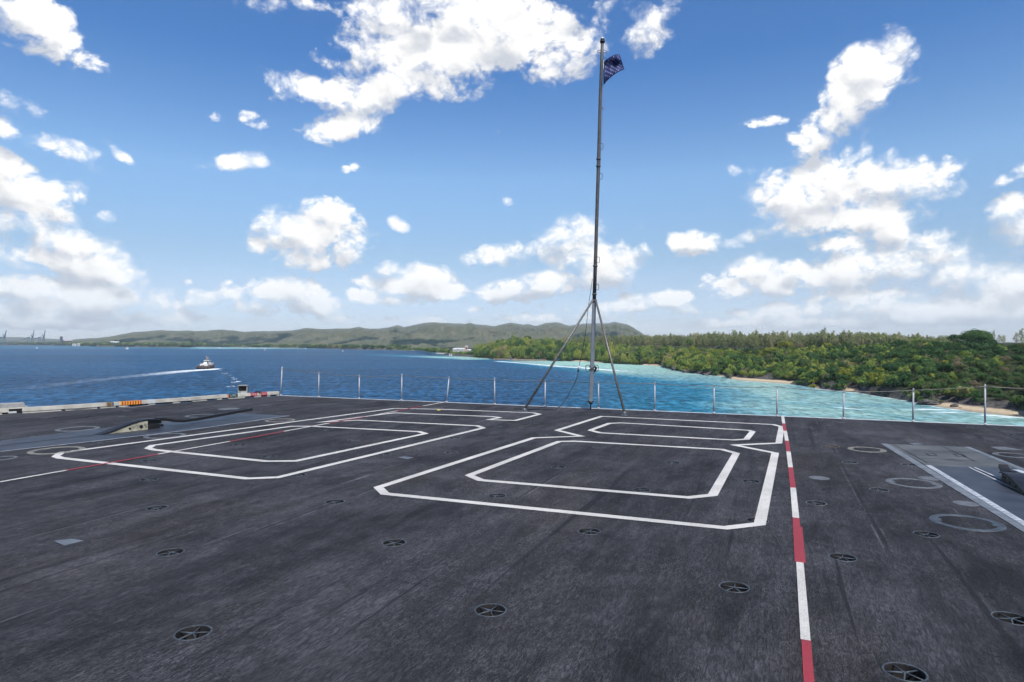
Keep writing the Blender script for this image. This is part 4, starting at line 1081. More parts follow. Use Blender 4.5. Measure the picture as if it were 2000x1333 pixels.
# ================================================================== HEADLAND
RT = [(776,1800,686),(840,1400,684),(900,1180,682),(925,1120,683),(945,1090,678),(975,1060,669),(1015,1050,663),(1070,1010,668),(1130,960,672),(1200,820,675),(1300,730,679),(1375,610,680),(1450,560,680),(1525,545,675),
      (1600,490,674),(1700,430,671),(1800,380,669),(1850,350,665),(1890,330,662),(1925,325,660),(1950,320,672),(2000,310,672),(2100,290,668),(2300,260,664),(2700,230,660),(3400,210,656)]
RX = np.array([p[0] for p in RT], float); RDs = np.array([p[1] for p in RT], float); RYs = np.array([p[2] for p in RT], float)
SANDY = [(940, 965), (1120, 1180), (1255, 1300), (1400, 1418), (1428, 1556), (1592, 1602), (1650, 1682), (1822, 2010)]
def sandiness(px):
    s = np.zeros_like(px)
    for a, c in SANDY: s = np.maximum(s, np.clip(np.minimum(px-a, c-px)/6+.5, 0, 1))
    return s
def land(px, t):
    """headland surface: px column, t 0 at the waterline, 1 at the edge of the plateau, up to 2 inland"""
    d0, d1 = shore_d(px), np.interp(px, RX, RDs); dd = d0+(d1-d0)*t
    zr = EYE-(np.interp(px, RX, RYs)-HY)/F*d1-4.0
    x, y = (px-1000)/F*dd, dd
    sd_ = sandiness(px); wbeach = np.interp(px, [960, 1200, 1500, 1900, 2200], [12, 10, 16, 12, 10])*sd_/np.maximum(d1-d0, 1)
    tt = np.clip((t-wbeach)/(1-wbeach), 0, 1)
    rock = np.clip(tt*40, 0, 1)*(1-.65*sd_)*np.interp(px, [900, 1250, 1400, 1700, 2000], [.4, .6, 2.0, 3.2, 4.5])
    z = SEA+.05+np.clip(t/np.maximum(wbeach, .001), 0, 1)*1.0*sd_+rock+(zr-SEA-4)*np.sin(np.clip(tt, 0, 1)*np.pi/2)**.9*np.clip(tt*8, 0, 1)**.5
    z = z+(fbm(x/22, y/22, 31, 3)-.5)*6*np.clip(tt*3, 0, 1)*np.interp(t, [1, 1.3], [1, .5])
    z = np.where(t > 1, z+np.minimum((t-1)*7, 4.0), z)
    return x, y, z, sd_*np.clip(1.25-t/np.maximum(wbeach, .001), 0, 1)
pxs = np.concatenate([np.arange(776, 2100, 2.0), np.arange(2100, 3400, 12.0)])
ts = np.concatenate([[-.02], np.linspace(0, .08, 9), np.linspace(.1, 1, 46), np.linspace(1.05, 3.2, 24), [4, 6, 9, 14, 20]])
Pg, Tg = np.meshgrid(pxs, ts); x, y, z, sn = land(Pg, Tg); z = np.where(Tg < 0, SEA-1, z)
n = len(pxs); I = (np.arange(len(ts)-1)[:, None]*n+np.arange(n-1)[None, :]).ravel()
m_land, g, b = new_mat('headland ground')
co = geo_pos(g); sa = g.n('ShaderNodeAttribute', attribute_name='sand').outputs['Fac']; hz = g.n('ShaderNodeSeparateXYZ', i_0=co).outputs[2]
gn = g.noise(co, .35, 6, .65).outputs[0]; rn = g.noise(co, .9, 7, .7).outputs[0]
c = g.mix(g.rng(gn, .35, .65), (.020, .032, .012), (.045, .050, .022))
c = g.mix(g.rng(g.math('ADD', hz, g.math('MULTIPLY', rn, 3)), -14.2, -16.2), c, g.mix(g.rng(rn, .35, .7), (.030, .028, .027), (.16, .15, .14)))
c = g.mix(g.rng(g.math('ADD', sa, g.math('MULTIPLY', g.math('SUBTRACT', gn, .5), .5)), .35, .55), c, g.mix(g.rng(rn, .4, .7), (.52, .42, .29), (.40, .31, .20)))
c = g.mix(g.math('MULTIPLY', g.rng(hz, -19.55, -19.9), .5), c, (.12, .11, .09))
g.put(b.inputs['Base Color'], c); b.inputs['Roughness'].default_value = .95; b.inputs['Specular IOR Level'].default_value = .1
g.put(b.inputs['Normal'], g.bump(rn, .9, .8))
struct(np_mesh('headland', np.stack([x, y, z], -1).reshape(-1, 3), np.stack([I, I+1, I+n+1, I+n], -1), m_land, smooth=True, attrs={'sand': sn}), label='wooded headland with small beaches')

# ---- foliage
def mat_leaf(name, ramp, patchy=True, rough=.75):
    m, g, b = new_mat(name)
    oi = g.n('ShaderNodeObjectInfo'); loc = oi.outputs['Location']; rnd = oi.outputs['Random']
    pn = g.noise(loc, .022, 2, .5).outputs[0]
    f = g.math('ADD', g.math('MULTIPLY', rnd, .62), g.math('MULTIPLY', g.math('SUBTRACT', pn, .5), 1.5 if patchy else 0))
    f = g.math('ADD', f, .19)
    r = g.n('ShaderNodeValToRGB'); g.put(r.inputs[0], f); e = r.color_ramp.elements
    for i, (p, c) in enumerate(ramp):
        q = e[i] if i < 2 else e.new(p); q.position = p; q.color = (*c, 1)
    tex = g.noise(geo_pos(g), .9, 3, .6).outputs[0]
    col = g.mix(g.rng(tex, .38, .62), g.vmath('SCALE', r.outputs[0], .55), g.vmath('SCALE', r.outputs[0], 1.35))
    g.put(b.inputs['Base Color'], col); b.inputs['Roughness'].default_value = rough; b.inputs['Specular IOR Level'].default_value = .2
    b.inputs['Subsurface Weight'].default_value = 0
    out = m.node_tree.nodes['Material Output']
    tl = g.n('ShaderNodeBsdfTranslucent', i_0=col); mxx = g.n('ShaderNodeMixShader', i_0=.22, i_1=b.outputs[0], i_2=tl.outputs[0]); g.t.links.new(mxx.outputs[0], out.inputs[0])
    return m
m_scrub = mat_leaf('scrub foliage', [(0, (0.057, 0.116, 0.028)), (.3, (0.105, 0.186, 0.041)), (.55, (0.187, 0.256, 0.052)), (.8, (0.307, 0.340, 0.062)), (1, (0.291, 0.241, 0.116))])
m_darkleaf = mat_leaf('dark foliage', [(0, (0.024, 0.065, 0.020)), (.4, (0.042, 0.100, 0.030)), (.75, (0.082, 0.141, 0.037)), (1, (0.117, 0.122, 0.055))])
m_yleaf = mat_leaf('yellow green foliage', [(0, (0.168, 0.196, 0.021)), (1, (0.230, 0.246, 0.032))], False)
m_brleaf = mat_leaf('brown foliage', [(0, (.16, .13, .075)), (1, (.21, .165, .10))], False)
m_pine = mat_leaf('needle foliage', [(0, (0.149, 0.196, 0.079)), (.5, (0.239, 0.271, 0.111)), (1, (0.358, 0.334, 0.167))])
m_palm = mat_leaf('palm frond', [(0, (.045, .085, .022)), (1, (.10, .13, .04))], False)
m_bark = mat_worn('bark', (.10, .085, .07), (.055, .045, .04), .9, 0, .8)
m_pbark = mat_worn('pale bark', (.24, .22, .20), (.15, .14, .13), .9, 0, .8)
rg = np.random.default_rng(5)
def leaf_cloud(clumps, per, size, seed, squash=.75, elong=1.0):
    r = np.random.default_rng(seed); Vs = []
    for (cx, cy, cz, cr) in clumps:
        k = max(int(per*cr**1.4), 12)
        d = r.normal(size=(k, 3)); d /= np.linalg.norm(d, axis=1)[:, None]
        d[:, 2] = np.abs(d[:, 2])*np.where(r.random(k) < .78, 1, -1)
        rad = cr*(.72+.34*r.random(k))
        p = np.array([cx, cy, cz])+d*rad[:, None]*np.array([1, 1, squash])
        nrm = d+r.normal(size=(k, 3))*.38; nrm /= np.linalg.norm(nrm, axis=1)[:, None]
        a = np.cross(nrm, r.normal(size=(k, 3))); a /= np.linalg.norm(a, axis=1)[:, None]; c = np.cross(nrm, a)
        s = size*(.6+.8*r.random(k))[:, None]
        Vs.append(np.stack([p-a*s*elong-c*s*.5, p+a*s*elong*.2-c*s*.62, p+a*s*elong+c*s*.25, p-a*s*elong*.1+c*s*.6], 1))
    V = np.concatenate(Vs).reshape(-1, 3); return V, np.arange(len(V)).reshape(-1, 4)
def broad_clumps(seed, n=15, h=1.0, spread=1.0):
    r = np.random.default_rng(seed); C = [(0, 0, h*.62, .52)]
    for i in range(n):
        a = r.random()*6.28; q = r.random()**.6*.78*spread; zz = h*(.30+.55*(1-(q/spread)**1.6)+r.normal()*.07)
        C.append((q*math.cos(a), q*math.sin(a), zz, .22+.22*r.random()))
    return C
TM = {}
def reg(key, V, Fc, mat): TM[key] = np_mesh(key, V, Fc, mat, parent=False)
for i in range(4): reg('scrub%d' % i, *leaf_cloud(broad_clumps(40+i, 13), 330, .062, 60+i), m_scrub)
for i in range(2): reg('dark%d' % i, *leaf_cloud(broad_clumps(50+i, 16, 1.05), 360, .058, 70+i), m_darkleaf)
reg('yellow', *leaf_cloud(broad_clumps(57, 15, .95), 340, .06, 77), m_yleaf)
reg('brown', *leaf_cloud(broad_clumps(58, 12, 1.0), 260, .055, 78), m_brleaf)
for i in range(3):
    r = np.random.default_rng(90+i); C = []
    for k in range(26):
        hh = .22+.76*(k/26); wd = .17*(1-((hh-.45)/.62)**2)+.02; a = r.random()*6.28; q = wd*r.random()**.5
        C.append((q*math.cos(a), q*math.sin(a), hh, .045+.065*r.random()*(1.2-hh)))
    Vq, Fq = leaf_cloud(C, 1500, .016, 95+i, 1.5, 1.8); reg('pine%d' % i, Vq, Fq, m_pine)
def big_tree(seed): return leaf_cloud(broad_clumps(seed, 46, 1.15, 1.0)+[(0, 0, .4, .6), (.1, 0, .95, .3), (-.3, .1, .8, .3)], 900, .030, seed+1)
reg('big', *big_tree(33), m_darkleaf)
def trunk_me(h, r0, key, mat=m_bark, forks=3, seed=0):
    rr = random.Random(seed); bm = bmesh.new(); top_ = Vector((rr.uniform(-.05, .05)*h, rr.uniform(-.05, .05)*h, h))
    tube(bm, [(0, 0, -.12*h), (top_.x*.3, top_.y*.5, h*.5), top_], [r0, r0*.75, r0*.4], 6)
    for k in range(forks):
        a = 6.28*k/forks+rr.random(); s = Vector((top_.x*.4, top_.y*.5, h*(.45+.1*k)))
        tube(bm, [s, s+Vector((math.cos(a)*h*.22, math.sin(a)*h*.22, h*.22)), s+Vector((math.cos(a)*h*.42, math.sin(a)*h*.42, h*.36))], [r0*.5, r0*.3, r0*.12], 5)
    me = bpy.data.meshes.new(key); bm.to_mesh(me); bm.free(); me.materials.append(mat); TM[key] = me
trunk_me(.62, .055, 'trunk_b', forks=4, seed=3); trunk_me(.93, .016, 'trunk_p', m_pbark, 2, 5)
def palm_mesh():
    bm = bmesh.new(); r = random.Random(4)
    for k in range(15):
        a = k*2.4; up = r.uniform(.15, .75); L = r.uniform(.30, .38); prev = None; D = Vector((math.cos(a), math.sin(a), 0)); S = Vector((-D.y, D.x, 0))
        for j in range(8):
            t = j/7; c = D*L*t*1.0+Vector((0, 0, .96+up*L*t-L*(.55+up*.7)*t*t)); w_ = .055*math.sin(math.pi*min(t*.9+.12, 1))
            cur = (bm.verts.new(c-S*w_-Vector((0, 0, w_*.7))), bm.verts.new(c), bm.verts.new(c+S*w_-Vector((0, 0, w_*.7))))
            if prev and j % 1 == 0:
                bm.faces.new((prev[0], prev[1], cur[1], cur[0])); bm.faces.new((prev[1], prev[2], cur[2], cur[1]))
            prev = cur
    me = bpy.data.meshes.new('palm'); bm.to_mesh(me); bm.free(); me.materials.append(m_palm); TM['palm'] = me
    bm = bmesh.new(); tube(bm, [(.06, 0, -.05), (.03, 0, .35), (0, 0, .7), (0, 0, .97)], [.022, .017, .015, .014], 7)
    me = bpy.data.meshes.new('trunk_palm'); bm.to_mesh(me); bm.free(); me.materials.append(m_pbark); TM['trunk_palm'] = me
palm_mesh()
def bare_mesh():
    bm = bmesh.new(); r = random.Random(9)
    def grow(p, d, L, rad, lev):
        q = p+d*L; tube(bm, [p, p+d*L*.5+Vector((r.uniform(-1, 1), r.uniform(-1, 1), 0))*L*.08, q], [rad, rad*.8, rad*.6], 4, cap=False)
        if lev == 0: return
        for k in range(4 if lev > 1 else 5):
            nd = (d+Vector((r.uniform(-1, 1), r.uniform(-1, 1), r.uniform(-.2, .6)))*.85).normalized(); grow(p+d*L*r.uniform(.55, 1), nd, L*r.uniform(.55, .75), rad*.5, lev-1)
    grow(Vector((0, 0, -.1)), Vector((0, 0, 1)), .48, .04, 4)
    me = bpy.data.meshes.new('bare'); bm.to_mesh(me); bm.free(); me.materials.append(m_pbark); TM['bare'] = me
bare_mesh()

def plant(name, crown, trunk, loc, scl, label, cat, group=None, rz=None):
    o = bpy.data.objects.new(name, TM[trunk]) if trunk else bpy.data.objects.new(name, TM[crown])
    COL.objects.link(o); o.location = loc; o.scale = scl; o.rotation_euler = (0, 0, random.uniform(0, 6.28) if rz is None else rz)
    if trunk:
        c = bpy.data.objects.new('crown', TM[crown]); COL.objects.link(c); c.parent = o
    return thing(o, label, cat, group)

# sample the slope for scrub
def sample(n, p0, p1, t0, t1, seed):
    r = np.random.default_rng(seed); px = np.linspace(p0, p1, 400); d0, d1 = shore_d(px), np.interp(px, RX, RDs)
    xa, ya, _, _ = land(px, np.full_like(px, .5)); arc = np.hypot(np.diff(xa), np.diff(ya)); wgt = arc*(d1-d0)[:-1]; cw = np.concatenate([[0], np.cumsum(wgt)]); cw /= cw[-1]
    P = np.interp(r.random(n), cw, px); T = t0+(t1-t0)*r.random(n)
    x, y, z, s = land(P, T); return P, T, x, y, z, s
P, T, x, y, z, s = sample(11500, 930, 2330, .0, 1.12, 21)
ok = (s < .3)
P, T, x, y, z = P[ok], T[ok], x[ok], y[ok], z[ok]
gx = np.round(x/1.6).astype(int)*100003+np.round(y/1.6).astype(int); _, ui = np.unique(gx, return_index=True); P, T, x, y, z = P[ui], T[ui], x[ui], y[ui], z[ui]
size = np.interp(P, [930, 1250, 1400, 2000], [4.0, 3.2, 2.4, 2.1])*(.55+.85*rg.random(len(P))**1.3)*np.where(rg.random(len(P)) < .06, 1.4, 1)
hgt = size*np.interp(P, [930, 1250, 1400, 2000], [1.7, 1.6, 1.35, 1.3])*(.75+.65*rg.random(len(P)))
hgt = np.where((P < 1310) & (T < .5), hgt*1.25, hgt)
clr = (T < .05) & (P > 1320); hgt = np.where(clr, hgt*.8, hgt)
kind = rg.integers(0, 4, len(P)); dk = rg.random(len(P)) < np.interp(P, [930, 1500, 1700, 2000], [.25, .34, .66, .9]); kind = np.where(dk, rg.integers(4, 6, len(P)), kind)  # dark species commoner rightwards; the darkening also paints in cloud shade
yl = (rg.random(len(P)) < np.where((P > 1340) & (P < 1600) & (T > .62), .38, np.where(P < 1750, .05, .008))); kind = np.where(yl, 6, kind)
br = rg.random(len(P)) < .05; kind = np.where(br, 7, kind)
dist = np.hypot(x, y); rank = size/dist*np.where((P > 920) & (P < 2005), 1, 0)*np.where(T < .98, 1, .3)
order = np.argsort(-rank); ind = order[:300]; rest = order[300:]
KEYS = ['scrub0', 'scrub1', 'scrub2', 'scrub3', 'dark0', 'dark1', 'yellow', 'brown']
NM = ['light mid green', 'light mid green', 'light mid green', 'light mid green', 'dark green', 'dark green', 'yellow green', 'brownish']
first = {}
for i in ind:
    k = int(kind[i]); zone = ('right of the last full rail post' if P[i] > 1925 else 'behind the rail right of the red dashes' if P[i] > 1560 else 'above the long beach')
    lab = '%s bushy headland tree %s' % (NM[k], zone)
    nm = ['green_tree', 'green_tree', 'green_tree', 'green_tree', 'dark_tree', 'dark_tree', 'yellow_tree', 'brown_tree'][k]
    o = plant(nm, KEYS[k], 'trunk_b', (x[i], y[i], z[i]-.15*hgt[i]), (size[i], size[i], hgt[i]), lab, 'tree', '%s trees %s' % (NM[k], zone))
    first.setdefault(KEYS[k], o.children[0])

def scatter(name, sources, px_, py_, pz_, sx_, sz_, kd, label):
    me = bpy.data.meshes.new(name); me.vertices.add(len(px_)); me.vertices.foreach_set('co', np.stack([px_, py_, pz_], -1).astype(np.float32).ravel())
    a = me.attributes.new('scl', 'FLOAT_VECTOR', 'POINT'); a.data.foreach_set('vector', np.stack([sx_, sx_, sz_], -1).astype(np.float32).ravel())
    a = me.attributes.new('rot', 'FLOAT_VECTOR', 'POINT'); rr = rg.random(len(px_))*6.28; a.data.foreach_set('vector', np.stack([rr*0, rr*0, rr], -1).astype(np.float32).ravel())
    a = me.attributes.new('kd', 'INT', 'POINT'); a.data.foreach_set('value', np.asarray(kd, np.int32))
    o = bpy.data.objects.new(name, me); COL.objects.link(o)
    ng = bpy.data.node_groups.new(name, 'GeometryNodeTree'); ng.interface.new_socket('Geometry', in_out='INPUT', socket_type='NodeSocketGeometry'); ng.interface.new_socket('Geometry', in_out='OUTPUT', socket_type='NodeSocketGeometry')
    gi, go = ng.nodes.new('NodeGroupInput'), ng.nodes.new('NodeGroupOutput'); jn = ng.nodes.new('GeometryNodeJoinGeometry')
    for s_o in reversed(sources):
        on = ng.nodes.new('GeometryNodeObjectInfo'); on.inputs['Object'].default_value = s_o; on.inputs['As Instance'].default_value = True; on.transform_space = 'ORIGINAL'
        ng.links.new(on.outputs['Geometry'], jn.inputs[0])
    ip = ng.nodes.new('GeometryNodeInstanceOnPoints'); ip.inputs['Pick Instance'].default_value = True
    def na_(nm_, dt):
        q = ng.nodes.new('GeometryNodeInputNamedAttribute'); q.data_type = dt; q.inputs[0].default_value = nm_; return q.outputs[0]
    ng.links.new(gi.outputs[0], ip.inputs['Points']); ng.links.new(jn.outputs[0], ip.inputs['Instance']); ng.links.new(na_('kd', 'INT'), ip.inputs['Instance Index'])
    er = ng.nodes.new('FunctionNodeEulerToRotation'); ng.links.new(na_('rot', 'FLOAT_VECTOR'), er.inputs[0]); ng.links.new(er.outputs[0], ip.inputs['Rotation'])
    ng.links.new(na_('scl', 'FLOAT_VECTOR'), ip.inputs['Scale']); ng.links.new(ip.outputs[0], go.inputs[0])
    md = o.modifiers.new('scatter', 'NODES'); md.node_group = ng
    return struct(o, 'stuff', label)
def src(keys):
    out = []
    for k in keys:
        if k not in first:
            o = plant('green_tree', k, 'trunk_b', (900, 700, SEA), (3, 3, 4), 'bushy tree', 'tree'); first[k] = o.children[0]
        out.append(first[k])
    return out
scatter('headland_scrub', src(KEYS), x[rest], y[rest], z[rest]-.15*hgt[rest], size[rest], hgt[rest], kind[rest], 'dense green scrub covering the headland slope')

# needle-leaved wood on the plateau
def top_row(px): return np.interp(px, [1040, 1150, 1200, 1300, 1400, 1500, 1600, 1700, 1750, 1800, 1850, 2000], [664, 660, 657.5, 657, 655.5, 655, 654.5, 656.5, 659, 661, 662, 664])
rr = np.random.default_rng(77); n = 1300
Pp = 1060+(1870-1060)*rr.random(n); d1 = np.interp(Pp, RX, RDs); Dp = d1+8+rr.random(n)*85
zt = EYE-(top_row(Pp)+1-HY)/F*Dp; hp_ = (12.6+rr.normal(size=n)*1.9)*np.interp(Pp, [1060, 1700, 1870], [1, .85, .6]); zb = zt-12.6*np.interp(Pp, [1060, 1700, 1870], [1, .85, .6])+rr.normal(size=n)*.6
xp, yp = (Pp-1000)/F*Dp, Dp
o2 = np.argsort(Dp-d1); fr_ = o2[:150]; rs_ = o2[150:]
pk = rr.integers(0, 3, n); firstp = {}
for i in fr_:
    zone = 'right of the flagpole' if Pp[i] < 1500 else 'above the rail posts at the right'
    o = plant('needle_tree', 'pine%d' % pk[i], 'trunk_p', (xp[i], yp[i], zb[i]), (hp_[i]*1.0, hp_[i]*1.0, hp_[i]), 'thin needle-leaved tree fronting the ridge wood %s' % zone, 'tree', 'front row of the ridge wood %s' % zone)
    firstp.setdefault(int(pk[i]), o.children[0])
scatter('ridge_wood', [firstp[k] for k in range(3)], xp[rs_], yp[rs_], zb[rs_], hp_[rs_], hp_[rs_], pk[rs_], 'tall thin needle-leaved wood along the ridge behind the headland scrub')

# low coastal trees by the white buildings and the far point
n = 420; Pq = 776+(960-776)*rr.random(n); d0 = shore_d(Pq); Dq = d0+6+rr.random(n)**1.5*np.interp(Pq, [776, 960], [300, 250]); zq = EYE-(np.interp(Pq, [776, 790, 840, 875, 885, 920, 935, 960], [683, 680.5, 679.5, 682, 687, 687, 680, 674])-HY)/F*Dq
hq = 9+rr.normal(size=n)*1.5; gz = np.maximum(zq-hq, SEA+.3)*0+SEA+.6+rr.random(n)*1.0; hq = np.clip(zq-gz, 3, 26)*(.75+.3*rr.random(n)); hq = np.where(Dq < d0+60, np.minimum(hq, 9), hq)
scatter('coastal_wood', src(['scrub0', 'dark0', 'scrub2']), (Pq-1000)/F*Dq, Dq, gz, hq*.42, hq, rr.integers(0, 3, n), 'belt of low trees along the far point around the white buildings')
n = 900; Pq = -60+(400+60)*rr.random(n); d0 = np.interp(Pq, [-60, 0, 100, 200, 370, 380, 400], [4200, 4180, 3900, 2900, 2470, 2800, 2780]); Dq = d0+15+rr.random(n)**2*260; hq = 9+7*rr.random(n)
scatter('far_shore_wood', src(['scrub1', 'dark1', 'dark0']), (Pq-1000)/F*Dq, Dq, np.full(n, SEA+3.0), hq*.9, hq, rr.integers(0, 3, n), 'low belt of trees on the far left shore')
n = 500; Pq = 400+(800-400)*rr.random(n); d0 = np.interp(Pq, [400, 480, 640, 776, 800], [2780, 2600, 2050, 1700, 1680]); Dq = d0+10+rr.random(n)**2*200; hq = 6+6*rr.random(n)
scatter('bay_shore_wood', src(['dark1', 'dark0', 'scrub3']), (Pq-1000)/F*Dq, Dq, np.full(n, SEA+2.0), hq*.9, hq, rr.integers(0, 3, n), 'dark mangrove-like belt of trees at the head of the bay')

# trees one can tell apart
def on_land(px, py_base, d):
    return Vector(((px-1000)/F*d, d, EYE-(py_base-HY)/F*d))
SPEC = [('big', 'trunk_b', 1905, 682, 318, 7.0, 7.6, 'broad_tree', 'largest round dark green tree standing on the ridge at the right'),
 ('big', 'trunk_b', 1921, 676, 322, 4.2, 6.0, 'broad_tree', 'dark green tree at the right shoulder of the largest round ridge tree'),
 ('dark0', 'trunk_b', 1886, 689, 308, 4.2, 5.2, 'dark_tree', 'dark tree just below and left of the largest round ridge tree'),
 ('dark1', 'trunk_b', 1903, 694, 300, 4.6, 5.4, 'dark_tree', 'dark tree directly below the middle of the largest round ridge tree'),
 ('dark0', 'trunk_b', 1925, 690, 303, 4.0, 4.6, 'dark_tree', 'dark tree below the right side of the largest round ridge tree'),
 ('dark0', 'trunk_b', 1862, 672, 330, 3.4, 4.8, 'dark_tree', 'dark ball-shaped tree on the ridge left of the largest round tree'),
 ('dark1', 'trunk_b', 1878, 668, 335, 3.0, 3.4, 'dark_tree', 'small dark tree in the notch beside the largest round tree'),
 ('yellow', 'trunk_b', 1535, 686, 520, 6.2, 8.2, 'yellow_tree', 'bright yellow-green round tree on the ridge, tallest of the bright ones'),
 ('brown', 'trunk_b', 1561, 687, 500, 4.6, 6.4, 'brown_tree', 'brown round tree right of the bright yellow-green ridge tree'),
 ('yellow', 'trunk_b', 1505, 694, 500, 6.5, 6.0, 'yellow_tree', 'wide yellow-green tree with dark shade under it below the bright ridge tree'),
 ('scrub2', 'trunk_b', 1346, 680, 640, 4.8, 8.0, 'pale_tree', 'pale olive round tree standing against the ridge wood, right of the flagpole'),
 ('scrub1', 'trunk_b', 1466, 679, 620, 5.0, 5.5, 'pale_tree', 'pale olive tree in front of the middle of the ridge wood'),
 ('pine1', 'trunk_p', 1940, 672, 330, 4.6, 6.8, 'needle_tree', 'thin needle-leaved tree right of the largest round ridge tree'),
 ('pine0', 'trunk_p', 1952, 672, 335, 6.5, 4.6, 'needle_tree', 'low spreading needle-leaved tree second right of the largest round tree'),
 ('pine2', 'trunk_p', 1960, 672, 340, 6.0, 4.4, 'needle_tree', 'low spreading needle-leaved tree in the gap of the skyline at the right'),
 ('pine2', 'trunk_p', 1985, 674, 320, 6.0, 6.0, 'needle_tree', 'pale needle-leaved tree near the right edge of the skyline'),
 ('pine0', 'trunk_p', 1996, 676, 315, 7.5, 8.4, 'needle_tree', 'tall grey-green needle-leaved tree at the right edge of the photo'),
 ('bare', None, 1242, 692, 690, 9, 9, 'bare_tree', 'grey leafless tree above the palms right of the flagpole'),
 ('bare', None, 1396, 690, 560, 6, 7, 'bare_tree', 'pinkish leafless tree below the middle of the ridge wood'),
 ('bare', None, 1897, 706, 272, 4.5, 3.6, 'bare_tree', 'grey leafless tree in the dark slope below the largest round tree'),
 ('palm', 'trunk_palm', 1886, 781, 226, 4.6, 4.6, 'palm_tree', 'lone palm at the foot of the dark slope left of the tall rail post'),
 ('dark0', 'trunk_b', 1030, 667, 1030, 7, 8, 'dark_tree', 'dark tree on top of the hill left of the flagpole'),
 ('scrub0', 'trunk_b', 1345-260, 706, 770, 9, 7, 'shore_bush', 'round green bush at the waterline just left of the left pole leg'),
 ('scrub3', 'trunk_b', 1205, 709.5, 690, 6.5, 7.5, 'shore_tree', 'dark rounded tree on the beach right of the flagpole'),
 ('yellow', 'trunk_b', 1229, 712.5, 652, 6.5, 3.2, 'shore_bush', 'low bright green bush on the sand right of the flagpole'),
 ('yellow', 'trunk_b', 1272, 714.5, 622, 3.2, 4.5, 'shore_bush', 'small bright green bush at the right end of the palm beach'),
]
for (cr, tk, px_, pyb, d_, sx_, sz_, nm, lab) in SPEC:
    plant(nm, cr, tk, on_land(px_, pyb, d_), (sx_, sx_, sz_), lab, 'bush' if 'bush' in nm else 'tree')
for i in range(26):
    px_ = 1185+i*4.6+random.uniform(-2, 2); d_ = shore_d(px_)+random.uniform(14, 40); b_ = on_land(px_, 0, d_); b_.z = SEA+random.uniform(1.5, 3)
    h_ = random.uniform(7.5, 11)
    plant('palm_tree', 'palm', 'trunk_palm', b_, (h_, h_, h_), 'palm in the row behind the beach right of the flagpole', 'tree', 'palms in the row behind the beach')

# rocks along the waterline
m_rock = mat_worn('dark limestone', (.030, .028, .027), (.14, .13, .12), .95, 0, .9, bump=.15)
def rock(px, py, wpx, hpx, lab, top=None, seed=0):
    x0, y0 = sea(px, py); s = wpx/F*y0/2; hh = hpx/F*y0
    bm = bmesh.new(); bmesh.ops.create_icosphere(bm, subdivisions=3, radius=1)
    for v_ in bm.verts:
        c = v_.co; k = 1+.45*(fbm(np.array([c.x*1.7+seed*7.0]), np.array([c.y*1.7+c.z*2.3+50]), seed+3)[0]-.5)*2
        v_.co = Vector((c.x*s*k, c.y*s*.8*k, c.z*hh*.62*k+hh*.38))
        if v_.co.z < hh*.3: v_.co.x *= .86; v_.co.y *= .86
    o = mk('shore_rock', bm, m_rock, loc=(x0, y0, SEA-.2)); thing(o, lab, 'rock')
    if top:
        c = bpy.data.objects.new('bush_cover', TM[top]); COL.objects.link(c); c.parent = o; c.location = (0, 0, hh*.45); c.scale = (s*1.02, s*.8, hh*.62)
    return o
rock(1817, 791, 46, 12, 'low dark rock crowned with a flat green bush beside the right beach', 'dark0', 1)
rock(1864, 797, 15, 9, 'black upright boulder on the sand of the right beach', None, 2)
rock(1877, 799, 11, 4, 'small flat black rock beside the upright boulder', None, 3)
rock(1317, 724, 12, 8, 'rock at the left end of the scrub slope, right after the palm beach', None, 4)
rock(1338, 728.5, 12, 7, 'dark rock awash between the slope and the turquoise water', None, 5)
rock(1378, 733.5, 12, 5, 'small dark rock left of the white surf', None, 6)
rock(1352, 729.5, 10, 6, 'pale rock lump right of the rock awash', None, 7)
rock(1548, 751, 8, 4, 'low rock at the right end of the long beach', None, 8)

